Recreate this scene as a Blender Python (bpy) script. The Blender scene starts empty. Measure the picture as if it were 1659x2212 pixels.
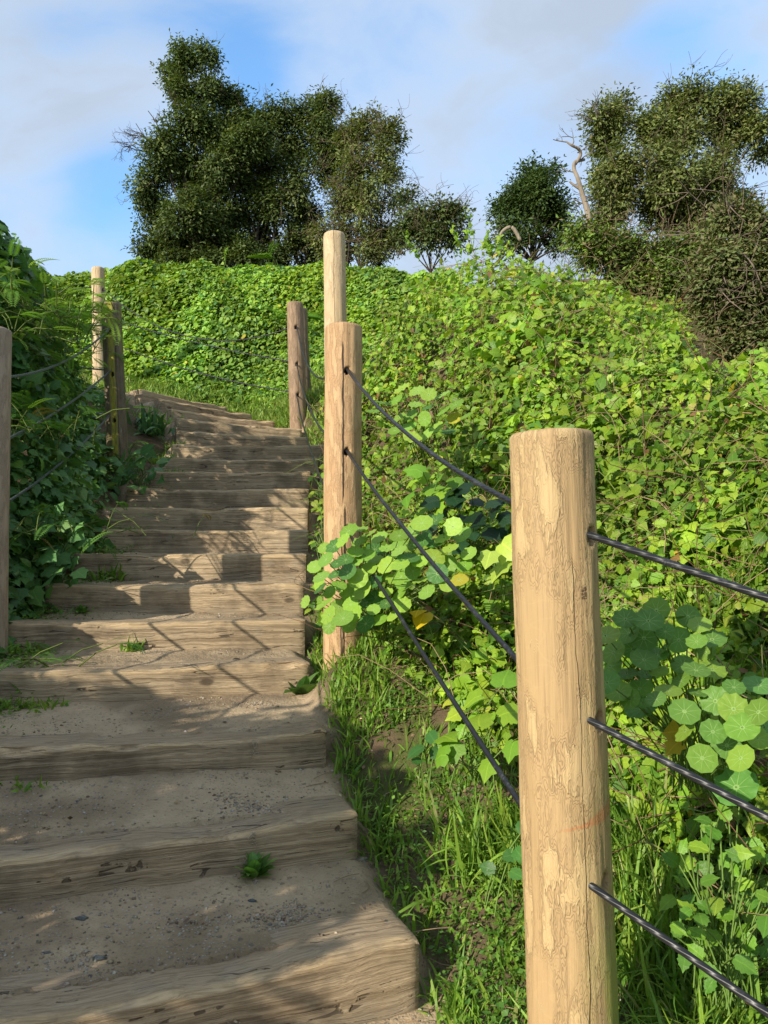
import bpy, math, random
import numpy as np
from mathutils import Vector, noise as mn

random.seed(7)
rng = np.random.default_rng(7)
sc = bpy.context.scene
COL = sc.collection
R = math.radians

# ------------------------------------------------------------------ camera
PITCH = R(4.6)
FPX = 1661.0                      # focal length in units of a 1659 x 2212 picture
cam_d = bpy.data.cameras.new('camera'); cam = bpy.data.objects.new('camera', cam_d); COL.objects.link(cam)
cam.location = (0, 0, 0); cam.rotation_euler = (R(90) + PITCH, 0, 0)
cam_d.sensor_fit = 'VERTICAL'; cam_d.sensor_height = 24.0; cam_d.lens = 24.0 * FPX / 2212.0
cam_d.clip_start = 0.05; cam_d.clip_end = 2000
sc.camera = cam
cp, sp = math.cos(PITCH), math.sin(PITCH)

def P(X, Y, d):
    """surveyed point of the place: sight line through photo point X, Y out to distance d along the path axis"""
    u = (X - 829.5) / FPX; v = (1106.0 - Y) / FPX
    dx, dy, dz = u, cp - v * sp, sp + v * cp
    k = d / dy
    return np.array([dx * k, d, dz * k])

# ------------------------------------------------------------------ tagging / mesh helpers
def tag(o, label=None, cat=None, group=None, kind=None):
    if label: o['label'] = label
    if cat: o['category'] = cat
    if group: o['group'] = group
    if kind: o['kind'] = kind
    return o

def empty(name, loc):
    o = bpy.data.objects.new(name, None); o.location = tuple(loc); o.empty_display_size = .1
    COL.objects.link(o); return o

def mesh_np(name, V, T, mat, parent=None, col=None, uv=None, smooth=True, loc=(0, 0, 0)):
    """V (n,3), T (m,3) triangles; uv (n,2) per vertex; col (n,3) per vertex"""
    V = np.asarray(V, dtype=np.float32); T = np.asarray(T, dtype=np.int32)
    me = bpy.data.meshes.new(name)
    me.vertices.add(len(V)); me.vertices.foreach_set('co', V.ravel())
    me.loops.add(T.size); me.loops.foreach_set('vertex_index', T.ravel())
    me.polygons.add(len(T))
    me.polygons.foreach_set('loop_start', np.arange(0, T.size, 3, dtype=np.int32))
    try: me.polygons.foreach_set('loop_total', np.full(len(T), 3, dtype=np.int32))
    except Exception: pass
    me.update(calc_edges=True)
    if smooth:
        me.polygons.foreach_set('use_smooth', np.ones(len(T), dtype=bool))
    if uv is not None:
        l = me.uv_layers.new(name='UVMap')
        l.data.foreach_set('uv', np.asarray(uv, dtype=np.float32)[T.ravel()].ravel())
    if col is not None:
        a = me.attributes.new('Col', 'FLOAT_COLOR', 'POINT')
        c4 = np.ones((len(V), 4), dtype=np.float32); c4[:, :3] = col
        a.data.foreach_set('color', c4.ravel())
    me.validate(); me.update()
    me.materials.append(mat)
    o = bpy.data.objects.new(name, me); o.location = tuple(loc); COL.objects.link(o)
    if parent is not None: o.parent = parent
    return o

class Bag:
    """collects triangle pieces that become one mesh"""
    def __init__(s): s.V = []; s.T = []; s.C = []; s.U = []; s.n = 0
    def add(s, V, T, C=None, U=None):
        V = np.asarray(V, float).reshape(-1, 3)
        s.V.append(V); s.T.append(np.asarray(T, int) + s.n); s.n += len(V)
        s.C.append(np.broadcast_to(np.asarray((.3, .3, .3) if C is None else C, float), (len(V), 3)))
        s.U.append(np.zeros((len(V), 2)) if U is None else U)
    def build(s, name, mat, parent=None, smooth=True, loc=(0, 0, 0)):
        if not s.V: return None
        V = np.concatenate(s.V) - np.asarray(loc if parent is None else (0, 0, 0), float)
        if parent is not None: V = V - np.asarray(parent.location)
        return mesh_np(name, V, np.concatenate(s.T), mat, parent, np.concatenate(s.C), np.concatenate(s.U), smooth,
                       loc if parent is None else (0, 0, 0))

def nrm(a): return a / np.maximum(np.linalg.norm(a, axis=-1, keepdims=True), 1e-9)

def tube(pts, rad, sides=6, cap=True):
    pts = np.asarray(pts, float); n = len(pts)
    rad = np.broadcast_to(np.asarray(rad, float), (n,))
    t = nrm(np.gradient(pts, axis=0))
    up = np.array([0, 0, 1.]) if abs(t[0][2]) < .9 else np.array([1., 0, 0])
    a = nrm(np.cross(t, up)); b = np.cross(t, a)
    ang = np.arange(sides) / sides * 2 * math.pi
    V = (pts[:, None] + rad[:, None, None] * (np.cos(ang)[None, :, None] * a[:, None] + np.sin(ang)[None, :, None] * b[:, None])).reshape(-1, 3)
    i = np.arange(n - 1)[:, None] * sides; j = np.arange(sides)[None]; k = (j + 1) % sides
    T = np.concatenate([np.stack([i + j, i + k, i + sides + k], -1).reshape(-1, 3),
                        np.stack([i + j, i + sides + k, i + sides + j], -1).reshape(-1, 3)])
    if cap and sides > 3:
        c = [[0, x + 1, x] for x in range(1, sides - 1)] + [[(n - 1) * sides, (n - 1) * sides + x, (n - 1) * sides + x + 1] for x in range(1, sides - 1)]
        T = np.concatenate([T, np.array(c)])
    L = np.concatenate([[0], np.cumsum(np.linalg.norm(np.diff(pts, axis=0), axis=1))])
    U = np.stack([np.tile(ang / 6.2832, n), np.repeat(L, sides)], -1)
    return V, T, U

# ------------------------------------------------------------------ node helper
class NT:
    def __init__(s, name):
        s.m = bpy.data.materials.new(name); s.m.use_nodes = True
        s.t = s.m.node_tree; s.t.nodes.clear()
        s.out = s.n('ShaderNodeOutputMaterial')
    def n(s, k, **kw):
        x = s.t.nodes.new(k)
        for a, b in kw.items(): setattr(x, a, b)
        return x
    def put(s, sock, v):
        if isinstance(v, bpy.types.NodeSocket): s.t.links.new(v, sock)
        elif v is not None: sock.default_value = v
    def math(s, op, a, b=None, c=None, clamp=False):
        x = s.n('ShaderNodeMath', operation=op); x.use_clamp = clamp
        s.put(x.inputs[0], a); s.put(x.inputs[1], b)
        if c is not None: s.put(x.inputs[2], c)
        return x.outputs[0]
    def mix(s, f, a, b, mode='MIX'):
        x = s.n('ShaderNodeMix', data_type='RGBA', blend_type=mode)
        s.put(x.inputs[0], f); s.put(x.inputs[6], (*a, 1) if isinstance(a, tuple) else a); s.put(x.inputs[7], (*b, 1) if isinstance(b, tuple) else b)
        return x.outputs[2]
    def map(s, vec, scale=(1, 1, 1), loc=(0, 0, 0), rot=(0, 0, 0)):
        x = s.n('ShaderNodeMapping'); s.put(x.inputs[0], vec); x.inputs[1].default_value = loc; x.inputs[2].default_value = rot; x.inputs[3].default_value = scale
        return x.outputs[0]
    def noise(s, vec, scale=5, detail=4, rough=.55, dist=0):
        x = s.n('ShaderNodeTexNoise'); s.put(x.inputs['Vector'], vec); x.inputs['Scale'].default_value = scale
        x.inputs['Detail'].default_value = detail; x.inputs['Roughness'].default_value = rough; x.inputs['Distortion'].default_value = dist
        return x.outputs['Fac']
    def vor(s, vec, scale=5, feature='F1', rnd=1):
        x = s.n('ShaderNodeTexVoronoi', feature=feature); s.put(x.inputs['Vector'], vec); x.inputs['Scale'].default_value = scale
        x.inputs['Randomness'].default_value = rnd
        return x
    def ramp(s, f, stops, interp='LINEAR'):
        x = s.n('ShaderNodeValToRGB'); s.put(x.inputs[0], f); cr = x.color_ramp; cr.interpolation = interp
        while len(cr.elements) < len(stops): cr.elements.new(.5)
        for e, (p, c) in zip(cr.elements, stops):
            e.position = p; e.color = (*c, 1) if isinstance(c, tuple) else (c, c, c, 1)
        return x.outputs[0]
    def step(s, f, a, b):
        x = s.n('ShaderNodeMapRange', interpolation_type='SMOOTHSTEP'); s.put(x.inputs[0], f)
        x.inputs[1].default_value = a; x.inputs[2].default_value = b
        return x.outputs[0]
    def obj(s): return s.n('ShaderNodeTexCoord').outputs['Object']
    def uv(s): return s.n('ShaderNodeTexCoord').outputs['UV']
    def xyz(s, v): x = s.n('ShaderNodeSeparateXYZ'); s.put(x.inputs[0], v); return x.outputs
    def comb(s, a, b, c):
        x = s.n('ShaderNodeCombineXYZ'); s.put(x.inputs[0], a); s.put(x.inputs[1], b); s.put(x.inputs[2], c); return x.outputs[0]
    def bump(s, h, dist=.01, strength=1, normal=None):
        x = s.n('ShaderNodeBump'); s.put(x.inputs['Height'], h); x.inputs['Distance'].default_value = dist; x.inputs['Strength'].default_value = strength
        if normal is not None: s.put(x.inputs['Normal'], normal)
        return x.outputs[0]
    def attr(s, n='Col'): return s.n('ShaderNodeAttribute', attribute_name=n).outputs['Color']
    def bsdf(s, col, rough=.8, bump=None, spec=.3, trans=0, tcol=None):
        p = s.n('ShaderNodeBsdfPrincipled'); s.put(p.inputs['Base Color'], (*col, 1) if isinstance(col, tuple) else col)
        s.put(p.inputs['Roughness'], rough); p.inputs['Specular IOR Level'].default_value = spec
        if bump is not None: s.put(p.inputs['Normal'], bump)
        o = p.outputs[0]
        if trans:
            t = s.n('ShaderNodeBsdfTranslucent'); s.put(t.inputs[0], tcol if tcol is not None else col)
            m = s.n('ShaderNodeMixShader'); m.inputs[0].default_value = trans
            s.t.links.new(o, m.inputs[1]); s.t.links.new(t.outputs[0], m.inputs[2]); o = m.outputs[0]
        s.t.links.new(o, s.out.inputs[0]); return s.m

# ------------------------------------------------------------------ materials
def leaf_mat(name, rough=.45, trans=.35, spec=.4, veins=None):
    k = NT(name); c = k.attr(); o = k.obj()
    v = k.noise(o, 60, 2)
    c2 = k.mix(k.math('MULTIPLY', v, .5), c, k.mix(1, c, (.55, .62, .5), 'MULTIPLY'))
    h = k.noise(o, 90, 3)
    if veins == 'radial':
        u = k.xyz(k.uv())
        ang = k.math('ARCTAN2', u[1], u[0]); rr = k.math('SQRT', k.math('ADD', k.math('MULTIPLY', u[0], u[0]), k.math('MULTIPLY', u[1], u[1])))
        w = k.math('ABSOLUTE', k.math('SINE', k.math('MULTIPLY', ang, 4.5)))
        line = k.math('MULTIPLY', k.math('LESS_THAN', k.math('MULTIPLY', w, k.math('ADD', rr, .05)), .04), k.step(rr, .5, .2))
        dot = k.math('LESS_THAN', rr, .07)
        f = k.math('MULTIPLY', k.math('MAXIMUM', line, dot), .55)
        c2 = k.mix(f, c2, (.38, .55, .2))
    elif veins == 'mid':
        u = k.xyz(k.uv())
        ax = k.math('ABSOLUTE', u[0])
        side = k.math('ABSOLUTE', k.math('SINE', k.math('MULTIPLY', k.math('SUBTRACT', u[1], k.math('MULTIPLY', ax, .8)), 22)))
        ln = k.math('MAXIMUM', k.math('LESS_THAN', ax, .03), k.math('MULTIPLY', k.math('LESS_THAN', side, .16), .5))
        c2 = k.mix(k.math('MULTIPLY', ln, .45), c2, k.mix(1, c2, (1.6, 1.5, 1.4), 'MULTIPLY'))
        h = k.math('SUBTRACT', h, k.math('MULTIPLY', ln, .6))
    tc = k.mix(1, c2, (1.25, 1.25, .55), 'MULTIPLY')
    return k.bsdf(c2, rough, k.bump(h, .004, .5), spec, trans, tc)

M_ivy = leaf_mat('ivy_leaf', .46, .38, .38, 'mid')
M_round = leaf_mat('round_leaf', .5, .35, .35, 'radial')
M_grass = leaf_mat('grass_blade', .5, .35, .35)
M_dark = leaf_mat('dark_leaf', .42, .3, .4, 'mid')
M_tree = leaf_mat('tree_leaf', .55, .3, .22)
M_fern = leaf_mat('fern_leaf', .7, .4, .1)

def m_stem():
    k = NT('stem'); return k.bsdf(k.attr(), .7, k.bump(k.noise(k.obj(), 40, 3), .01, .6), .2)
M_stem = m_stem()

def m_bark():
    k = NT('bark'); o = k.obj(); n = k.noise(k.map(o, (14, 14, 3)), 1.5, 6, .65)
    c = k.mix(n, k.attr(), k.mix(1, k.attr(), (.4, .4, .42), 'MULTIPLY'))
    return k.bsdf(c, .85, k.bump(n, .03, .8), .2)
M_bark = m_bark()

def m_ground():
    k = NT('ground_soil'); o = k.obj()
    n1 = k.noise(o, 1.7, 4); n2 = k.noise(o, 9, 6, .65); n3 = k.noise(o, 55, 5, .7); n4 = k.noise(o, 4, 3)
    a = k.xyz(k.attr())           # r: trodden path, g: greenery
    sand = k.mix(n2, (.33, .24, .145), (.56, .43, .28))
    sand = k.mix(k.step(n1, .45, .65), sand, (.25, .185, .115))
    sand = k.mix(k.math('MULTIPLY', k.step(n3, .55, .72), .6), sand, (.15, .12, .085))
    v = k.vor(o, 75); peb = k.math('LESS_THAN', v.outputs['Distance'], .26)
    pc = k.ramp(k.xyz(v.outputs['Color'])[0], [(0, (.07, .075, .075)), (.45, (.2, .19, .165)), (.75, (.36, .32, .27)), (1, (.5, .48, .43))])
    v2 = k.vor(o, 28); big = k.math('MULTIPLY', k.math('LESS_THAN', v2.outputs['Distance'], .22), k.math('GREATER_THAN', k.xyz(v2.outputs['Color'])[1], .72))
    pm = k.math('MULTIPLY', peb, k.step(k.noise(o, 3.1, 3), .42, .6))
    sand = k.mix(k.math('MULTIPLY', pm, .7), sand, pc)
    sand = k.mix(k.math('MULTIPLY', big, .5), sand, k.ramp(k.xyz(v2.outputs['Color'])[0], [(0, (.07, .08, .08)), (.6, (.15, .14, .12)), (1, (.3, .27, .22))]))
    soil = k.mix(n2, (.06, .04, .024), (.17, .12, .075))
    moss = k.mix(n3, (.05, .05, .018), (.10, .12, .03))
    soil = k.mix(k.math('MULTIPLY', k.step(n4, .45, .6), a[1]), soil, moss)
    c = k.mix(a[0], soil, sand)
    h = k.math('ADD', k.math('MULTIPLY', n3, .5), k.math('ADD', n2, k.math('MULTIPLY', k.math('ADD', pm, big), .5)))
    return k.bsdf(c, .95, k.bump(h, .022, 1), .15)
M_ground = m_ground()

def m_timber():
    k = NT('weathered_timber'); o = k.obj(); rnd = k.n('ShaderNodeObjectInfo').outputs['Random']
    off = k.comb(k.math('MULTIPLY', rnd, 40), k.math('MULTIPLY', rnd, 17), k.math('MULTIPLY', rnd, 9))
    va = k.n('ShaderNodeVectorMath', operation='ADD'); k.put(va.inputs[0], o); k.put(va.inputs[1], off); o2 = va.outputs[0]
    warp = k.noise(k.map(o2, (1.2, 3, 3)), 2, 3)
    z = k.xyz(o2)
    gv = k.comb(k.math('MULTIPLY', z[0], .8), k.math('ADD', k.math('MULTIPLY', z[1], 46), k.math('MULTIPLY', warp, 3)), k.math('ADD', k.math('MULTIPLY', z[2], 66), k.math('MULTIPLY', warp, 4)))
    g = k.noise(gv, 1.0, 5, .6); gf = k.noise(k.map(gv, (1.6, 2.6, 3.4)), 1.0, 4, .7)
    blot = k.noise(o2, 3.2, 5, .6); blot2 = k.noise(o2, 9, 4, .65)
    a = k.xyz(k.attr())           # r: bare worn arris, g: trodden top
    base = k.ramp(g, [(.22, (.17, .122, .076)), (.4, (.33, .245, .152)), (.55, (.45, .34, .215)), (.75, (.54, .415, .27))])
    base = k.mix(k.math('MULTIPLY', k.step(blot, .45, .64), .6), base, k.mix(g, (.06, .043, .029), (.2, .15, .1)))
    base = k.mix(k.math('MULTIPLY', k.step(blot2, .56, .7), .5), base, (.3, .25, .18))
    top = k.mix(g, (.24, .17, .105), (.46, .345, .22))
    top = k.mix(k.math('MULTIPLY', k.step(blot2, .42, .62), .6), top, (.31, .25, .175))
    base = k.mix(a[1], base, top)
    worn = k.mix(g, (.42, .29, .15), (.62, .46, .27))
    base = k.mix(k.math('MULTIPLY', k.math('MULTIPLY', a[0], k.step(blot2, .3, .6)), .85), base, worn)
    base = k.mix(k.math('MULTIPLY', k.step(gf, .5, .42), .42), base, k.mix(1, base, (.42, .38, .34), 'MULTIPLY'))
    base = k.mix(k.math('MULTIPLY', k.step(gf, .54, .62), .45), base, k.mix(1, base, (1.35, 1.32, 1.28), 'MULTIPLY'))
    # dirt kicked up on the foot of the face
    base = k.mix(k.math('MULTIPLY', a[2], k.step(blot2, .3, .6)), base, (.30, .24, .165))
    # cracks along the grain, a few knots
    cr = k.noise(k.map(gv, (1.2, .3, .3), (3, 5, 7)), 1, 1); crk = k.math('MULTIPLY', k.math('LESS_THAN', k.math('ABSOLUTE', k.math('SUBTRACT', cr, .5)), .009), k.step(blot2, .5, .56))
    kn = k.vor(k.map(o2, (2.2, 4.5, 4.5)), 1.0).outputs['Distance']
    knot = k.step(kn, .10, .05)
    base = k.mix(k.math('MAXIMUM', k.math('MULTIPLY', crk, .75), k.math('MULTIPLY', knot, .7)), base, (.05, .035, .024))
    h = k.math('ADD', k.math('MULTIPLY', g, 1.0), k.math('MULTIPLY', gf, .6)); h = k.math('SUBTRACT', h, k.math('MULTIPLY', crk, .8))
    return k.bsdf(base, .85, k.bump(h, .012, 1), .2)
M_timber = m_timber()

def post_mat(name, cA, cB, patch=.5, weather=0, cracks=(), knots=(), algae=0, band=None, stains=(), lichen=0, wet=0, seed=0.):
    """debarked log: UV is (arc length, height) in metres, 0 facing the steps"""
    k = NT(name); u = k.xyz(k.uv()); U, Vv = u[0], u[1]
    o = k.obj()
    # solid coordinates round the log
    jig = k.noise(k.comb(k.math('MULTIPLY', U, 120), k.math('MULTIPLY', Vv, 9), seed), 1, 4, .65)
    fld = k.noise(k.comb(k.math('MULTIPLY', U, 26), k.math('MULTIPLY', Vv, 7), seed + 3), 1, 3, .55)
    kd = None
    for (ku, kv, kr) in knots:
        du = k.math('SUBTRACT', U, ku); dv = k.math('MULTIPLY', k.math('SUBTRACT', Vv, kv), .45)
        dd = k.math('SQRT', k.math('ADD', k.math('MULTIPLY', du, du), k.math('MULTIPLY', dv, dv)))
        g = k.math('POWER', 2.718, k.math('MULTIPLY', dd, -1 / (kr * .8)))
        fld = k.math('ADD', fld, k.math('MULTIPLY', g, .8))
        d2 = k.math('SQRT', k.math('ADD', k.math('MULTIPLY', du, du), k.math('POWER', k.math('SUBTRACT', Vv, kv), 2)))
        core = k.step(d2, kr * .42, kr * .3)
        kd = core if kd is None else k.math('MAXIMUM', kd, core)
    edge = k.math('ADD', fld, k.math('MULTIPLY', k.math('SUBTRACT', jig, .5), .22))
    pt = k.step(edge, .485, .515)
    ring = k.math('ABSOLUTE', k.math('SINE', k.math('MULTIPLY', k.math('ADD', fld, k.math('MULTIPLY', jig, .05)), 85)))
    ringl = k.math('MULTIPLY', k.step(ring, .75, .15), k.step(k.math('ABSOLUTE', k.math('SUBTRACT', fld, .52)), .2, .02))
    fine = k.noise(k.comb(k.math('MULTIPLY', U, 150), k.math('MULTIPLY', Vv, 5), seed + 9), 1, 3, .6)
    tone = k.noise(k.comb(k.math('MULTIPLY', U, 9), k.math('MULTIPLY', Vv, 1.3), seed + 5), 1, 4, .6)
    dk = tuple(x * .62 for x in cB)
    c = k.mix(k.math('MULTIPLY', pt, patch), cA, cB)
    c = k.mix(k.math('MULTIPLY', ringl, .8), c, k.mix(pt, tuple(x * .72 for x in cA), dk))
    c = k.mix(k.math('MULTIPLY', k.step(fine, .5, .72), .4), c, dk)
    c = k.mix(k.math('MULTIPLY', k.step(tone, .42, .68), .45), c, tuple(x * .84 for x in cA))
    # drying waves across the log
    wv = k.noise(k.comb(k.math('MULTIPLY', U, 5), k.math('MULTIPLY', Vv, 9), seed + 13), 1, 2)
    wl = k.math('LESS_THAN', k.math('ABSOLUTE', k.math('SUBTRACT', wv, .5)), .008)
    c = k.mix(k.math('MULTIPLY', wl, .06), c, tuple(min(1, x * 1.3) for x in cA))
    if kd is not None: c = k.mix(k.math('MULTIPLY', kd, .6), c, k.mix(k.math('MULTIPLY', ring, 1), dk, cA))
    if weather:
        g = k.noise(k.comb(k.math('MULTIPLY', U, 45), k.math('MULTIPLY', Vv, 1.6), seed + 21), 1, 5, .65)
        c = k.mix(k.math('MULTIPLY', k.step(g, .3, .62), weather), c, k.mix(g, (.085, .065, .05), (.27, .225, .18)))
    if algae:
        n = k.noise(k.comb(k.math('MULTIPLY', U, 14), k.math('MULTIPLY', Vv, 2.2), seed + 31), 1, 4, .6)
        low = k.step(Vv, 1.5, .2)
        rt = k.step(U, -.02, .09)
        f = k.math('MULTIPLY', k.math('MULTIPLY', k.step(n, .35, .6), k.math('MULTIPLY', low, rt)), algae)
        c = k.mix(f, c, (.27, .29, .06))
    if lichen:
        n = k.noise(k.comb(k.math('MULTIPLY', U, 12), k.math('MULTIPLY', Vv, .8), seed + 37), 1, 3, .5)
        n2 = k.noise(k.comb(k.math('MULTIPLY', U, 80), k.math('MULTIPLY', Vv, 10), seed + 38), 1, 5, .7)
        strip = k.step(k.math('ABSOLUTE', k.math('ADD', U, -.012)), .04, .012)
        c = k.mix(k.math('MULTIPLY', k.math('MAXIMUM', k.math('MULTIPLY', k.step(n, .5, .64), .35), strip), k.math('MULTIPLY', k.step(n2, .3, .55), lichen)), c, (.30, .28, .03))
        c = k.mix(k.math('MULTIPLY', k.step(n2, .56, .7), k.math('MULTIPLY', k.step(U, .02, .045), .5)), c, (.42, .41, .36))
    if band:
        bv, bu0 = band
        dv = k.math('SUBTRACT', Vv, k.math('ADD', bv, k.math('MULTIPLY', U, .22)))
        dv = k.math('ADD', dv, k.math('MULTIPLY', k.math('SUBTRACT', jig, .5), .012))
        wd = k.math('ADD', .004, k.math('MULTIPLY', k.step(U, 0, .09), .017))
        f = k.step(k.math('DIVIDE', k.math('ABSOLUTE', dv), wd), 1.0, .5)
        f = k.math('MULTIPLY', k.math('MULTIPLY', f, k.step(U, bu0, bu0 + .05)), .45)
        c = k.mix(f, c, (.42, .13, .045))
    for (su, sv, sw, sh) in stains:
        f = k.math('MULTIPLY', k.step(k.math('ABSOLUTE', k.math('SUBTRACT', U, su)), sw, sw * .55), k.step(k.math('ABSOLUTE', k.math('SUBTRACT', Vv, sv)), sh, sh * .7))
        f = k.math('MULTIPLY', f, k.step(k.noise(k.comb(k.math('MULTIPLY', U, 90), k.math('MULTIPLY', Vv, 240), 2), 1, 2), .38, .5))
        c = k.mix(k.math('MULTIPLY', f, .85), c, (.06, .035, .02))
    hc = None
    for (cu, cw, v0, v1) in cracks:
        wob = k.math('MULTIPLY', k.math('SUBTRACT', k.noise(k.comb(k.math('MULTIPLY', Vv, 3), cu * 50, 1), 1, 4, .6), .5), .035)
        d = k.math('ABSOLUTE', k.math('SUBTRACT', k.math('SUBTRACT', U, cu), wob))
        wdt = k.math('MULTIPLY', k.math('ADD', k.noise(k.comb(k.math('MULTIPLY', Vv, 7), cu * 20, 5), 1, 2), .1), cw)
        f = k.step(k.math('DIVIDE', d, wdt), 1.0, .55)
        f = k.math('MULTIPLY', f, k.math('MULTIPLY', k.step(Vv, v0, v0 + .05), k.step(Vv, v1, v1 - .05)))
        hc = f if hc is None else k.math('MAXIMUM', hc, f)
    c = k.mix(k.xyz(k.attr())[0], c, (.02, .012, .008))
    h = k.math('ADD', k.math('MULTIPLY', fine, .35), k.math('MULTIPLY', pt, -.35))
    h = k.math('ADD', h, k.math('MULTIPLY', ringl, -.12)); h = k.math('ADD', h, k.math('MULTIPLY', jig, .3))
    if hc is not None:
        c = k.mix(k.math('MULTIPLY', hc, .93), c, (.025, .014, .008)); h = k.math('SUBTRACT', h, k.math('MULTIPLY', hc, 2))
    return k.bsdf(c, .68, k.bump(h, .0042, 1), .3)

def m_cable():
    k = NT('black_rubber_cable'); u = k.xyz(k.uv())
    tw = k.math('SINE', k.math('ADD', k.math('MULTIPLY', u[1], 165), k.math('MULTIPLY', u[0], 6.2832 * 5)))
    n = k.noise(k.obj(), 14, 4, .7); n2 = k.noise(k.obj(), 160, 3, .7)
    c = k.mix(k.math('MULTIPLY', k.step(n, .5, .7), k.math('MULTIPLY', k.step(n2, .4, .6), .5)), (.012, .013, .015), (.09, .095, .1))
    return k.bsdf(c, k.math('ADD', .3, k.math('MULTIPLY', n2, .2)), k.bump(k.math('ADD', k.math('MULTIPLY', tw, .7), k.math('MULTIPLY', n2, .3)), .0005, 1), .35)
M_cable = m_cable()

def m_cable_grey():
    k = NT('grey_rubber_cable'); n = k.noise(k.obj(), 40, 4, .7)
    u = k.xyz(k.uv()); tw = k.math('SINE', k.math('ADD', k.math('MULTIPLY', u[1], 165), k.math('MULTIPLY', u[0], 31.4)))
    return k.bsdf(k.mix(n, (.045, .055, .06), (.13, .15, .155)), .35, k.bump(tw, .002, .8), .5)
M_cable2 = m_cable_grey()

def m_stone():
    k = NT('stone'); n = k.noise(k.obj(), 60, 5, .7)
    return k.bsdf(k.mix(n, k.attr(), k.mix(1, k.attr(), (.5, .5, .5), 'MULTIPLY')), .85, k.bump(n, .005, .8), .25)
M_stone = m_stone()

# ------------------------------------------------------------------ the steps as surveyed
# (left x, left y, right x, right y, height of the top)
ST = []
def stp(Xl, Yl, dl, Xr, Yr, dr, z=None):
    a = P(Xl, Yl, dl); b = P(Xr, Yr, dr)
    ST.append((a[0], dl, b[0], dr, (a[2] + b[2]) / 2 if z is None else z))
ST.append((-1.42, 1.71, .107, 2.36, -1.06))
ST.append((-1.62, 2.30, -.094, 2.885, -.86))
ST.append((-1.80, 2.91, -.245, 3.34, -.66))
ST.append((-1.95, 3.60, -.39, 4.10, -.455))
ST.append((-2.10, 4.22, -.465, 4.58, -.26))
ST.append((-2.10, 4.78, -.515, 4.93, -.055))
ST.append((-2.12, 5.22, -.535, 5.28, .14))
ST.append((-2.13, 5.66, -.56, 5.68, .335))
ST.append((-2.19, 6.12, -.61, 6.10, .535))
ST.append((-2.19, 6.50, -.64, 6.50, .735))
ST.append((-2.14, 6.93, -.67, 6.93, .935))
ST.append((-2.17, 7.38, -.64, 7.40, 1.13))
ST.append((-2.18, 7.78, -.60, 7.86, 1.335))
ST.append((-2.22, 8.13, -.84, 8.54, 1.535))
ST.append((-2.31, 8.46, -.98, 9.08, 1.735))
ST.append((-2.49, 8.86, -1.38, 9.62, 1.93))
ST.append((-2.72, 9.18, -1.76, 10.14, 2.13))
ST.append((-3.06, 9.50, -2.18, 10.60, 2.33))
ST = [tuple(map(float, s)) for s in ST]

# ------------------------------------------------------------------ the lie of the land (thin plate spline through spot heights)
ctl = []
for s in ST:
    hi_ = s[4] > 1.2
    dx, dy = s[2] - s[0], s[3] - s[1]; L = math.hypot(dx, dy); ux, uy = dx / L, dy / L
    ctl.append((s[2] + ux * .12, s[3] + uy * .12, s[4] - .17))
    ctl.append((s[0] - ux * .12, s[1] - uy * .12, s[4] - (.24 if hi_ else .07)))
tab = {1.0: [(.25, -1.5), (.9, -1.42), (1.6, -1.1), (2.6, -.35), (4.5, .6)],
       2.0: [(.35, -1.27), (.9, -1.12), (1.5, -.72), (2.5, .1), (4.5, 1.1)],
       3.0: [(.35, -.88), (.85, -.52), (1.5, .1), (2.6, .5), (4.5, 1.0)],
       4.0: [(.3, -.22), (.8, .28), (1.5, .82), (2.6, .88), (4.5, 1.2)],
       5.0: [(-.15, .1), (.3, .6), (.8, 1.15), (1.5, 1.5), (2.3, 1.25), (4.5, 1.5)],
       6.0: [(-.2, .85), (.3, 1.5), (.8, 1.9), (1.4, 1.95), (2.5, 1.75), (4.5, 2.0)],
       7.0: [(-.2, 1.5), (.3, 2.2), (.9, 2.4), (1.6, 2.2), (2.6, 2.1), (4.5, 2.4)],
       8.5: [(-.2, 2.1), (.6, 2.6), (1.6, 2.7), (3, 2.8), (5, 3.1)],
       10.5: [(-.8, 2.75), (.5, 3.4), (2.5, 3.9), (5, 4.1)],
       13.5: [(-7, 5.15), (-4.5, 5.38), (-2.5, 5.38), (-1, 5.3), (1, 5.1), (4, 5.2), (8, 5.2)],
       15: [(-8, 5.25), (-5, 5.35), (-2.5, 5.35), (1, 5.3), (4, 5.3), (8, 5.3)],
       20: [(-10, 5.6), (-3, 5.6), (4, 5.6), (11, 5.6)],
       -2: [(-5, -1.9), (-1.5, -2.3), (.5, -2.3), (2.5, -1.6), (5, -.5)]}
for y, l in tab.items():
    for x, z in l: ctl.append((x, y, z))
for x, y, z in [(-1.2, 1, -1.5), (-2.0, 1.0, -1.25), (-3.2, 1.2, -.85), (-5, 1.5, -.5), (-2.3, 2.6, -.78), (-3.4, 3, -.25), (-5.5, 3, 0),
                (-2.6, 4.5, .1), (-3.6, 5, .55), (-5.5, 5, .8), (-2.7, 6.5, .95), (-3.8, 7, 1.4), (-6, 7, 1.6), (-2.9, 8, 1.65), (-4.2, 9, 2.15), (-6.5, 9, 2.3),
                (-3.8, 10, 2.45), (-5.5, 11.2, 2.9), (-7.5, 11.5, 3.1), (-4.2, 11.6, 3.15), (-3.0, 11.2, 2.75), (-2.1, 11.2, 2.6), (-1.2, 10.4, 2.35), (-1.6, 11.7, 3.3), (-3.2, 12.0, 3.6), (-5.5, 12.3, 3.9),
                (-.6, 9.2, 2.0), (-.1, 10, 2.5), (-2.4, 12.4, 4.2), (0, 12, 4.1)]:
    ctl.append((x, y, z))
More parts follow.
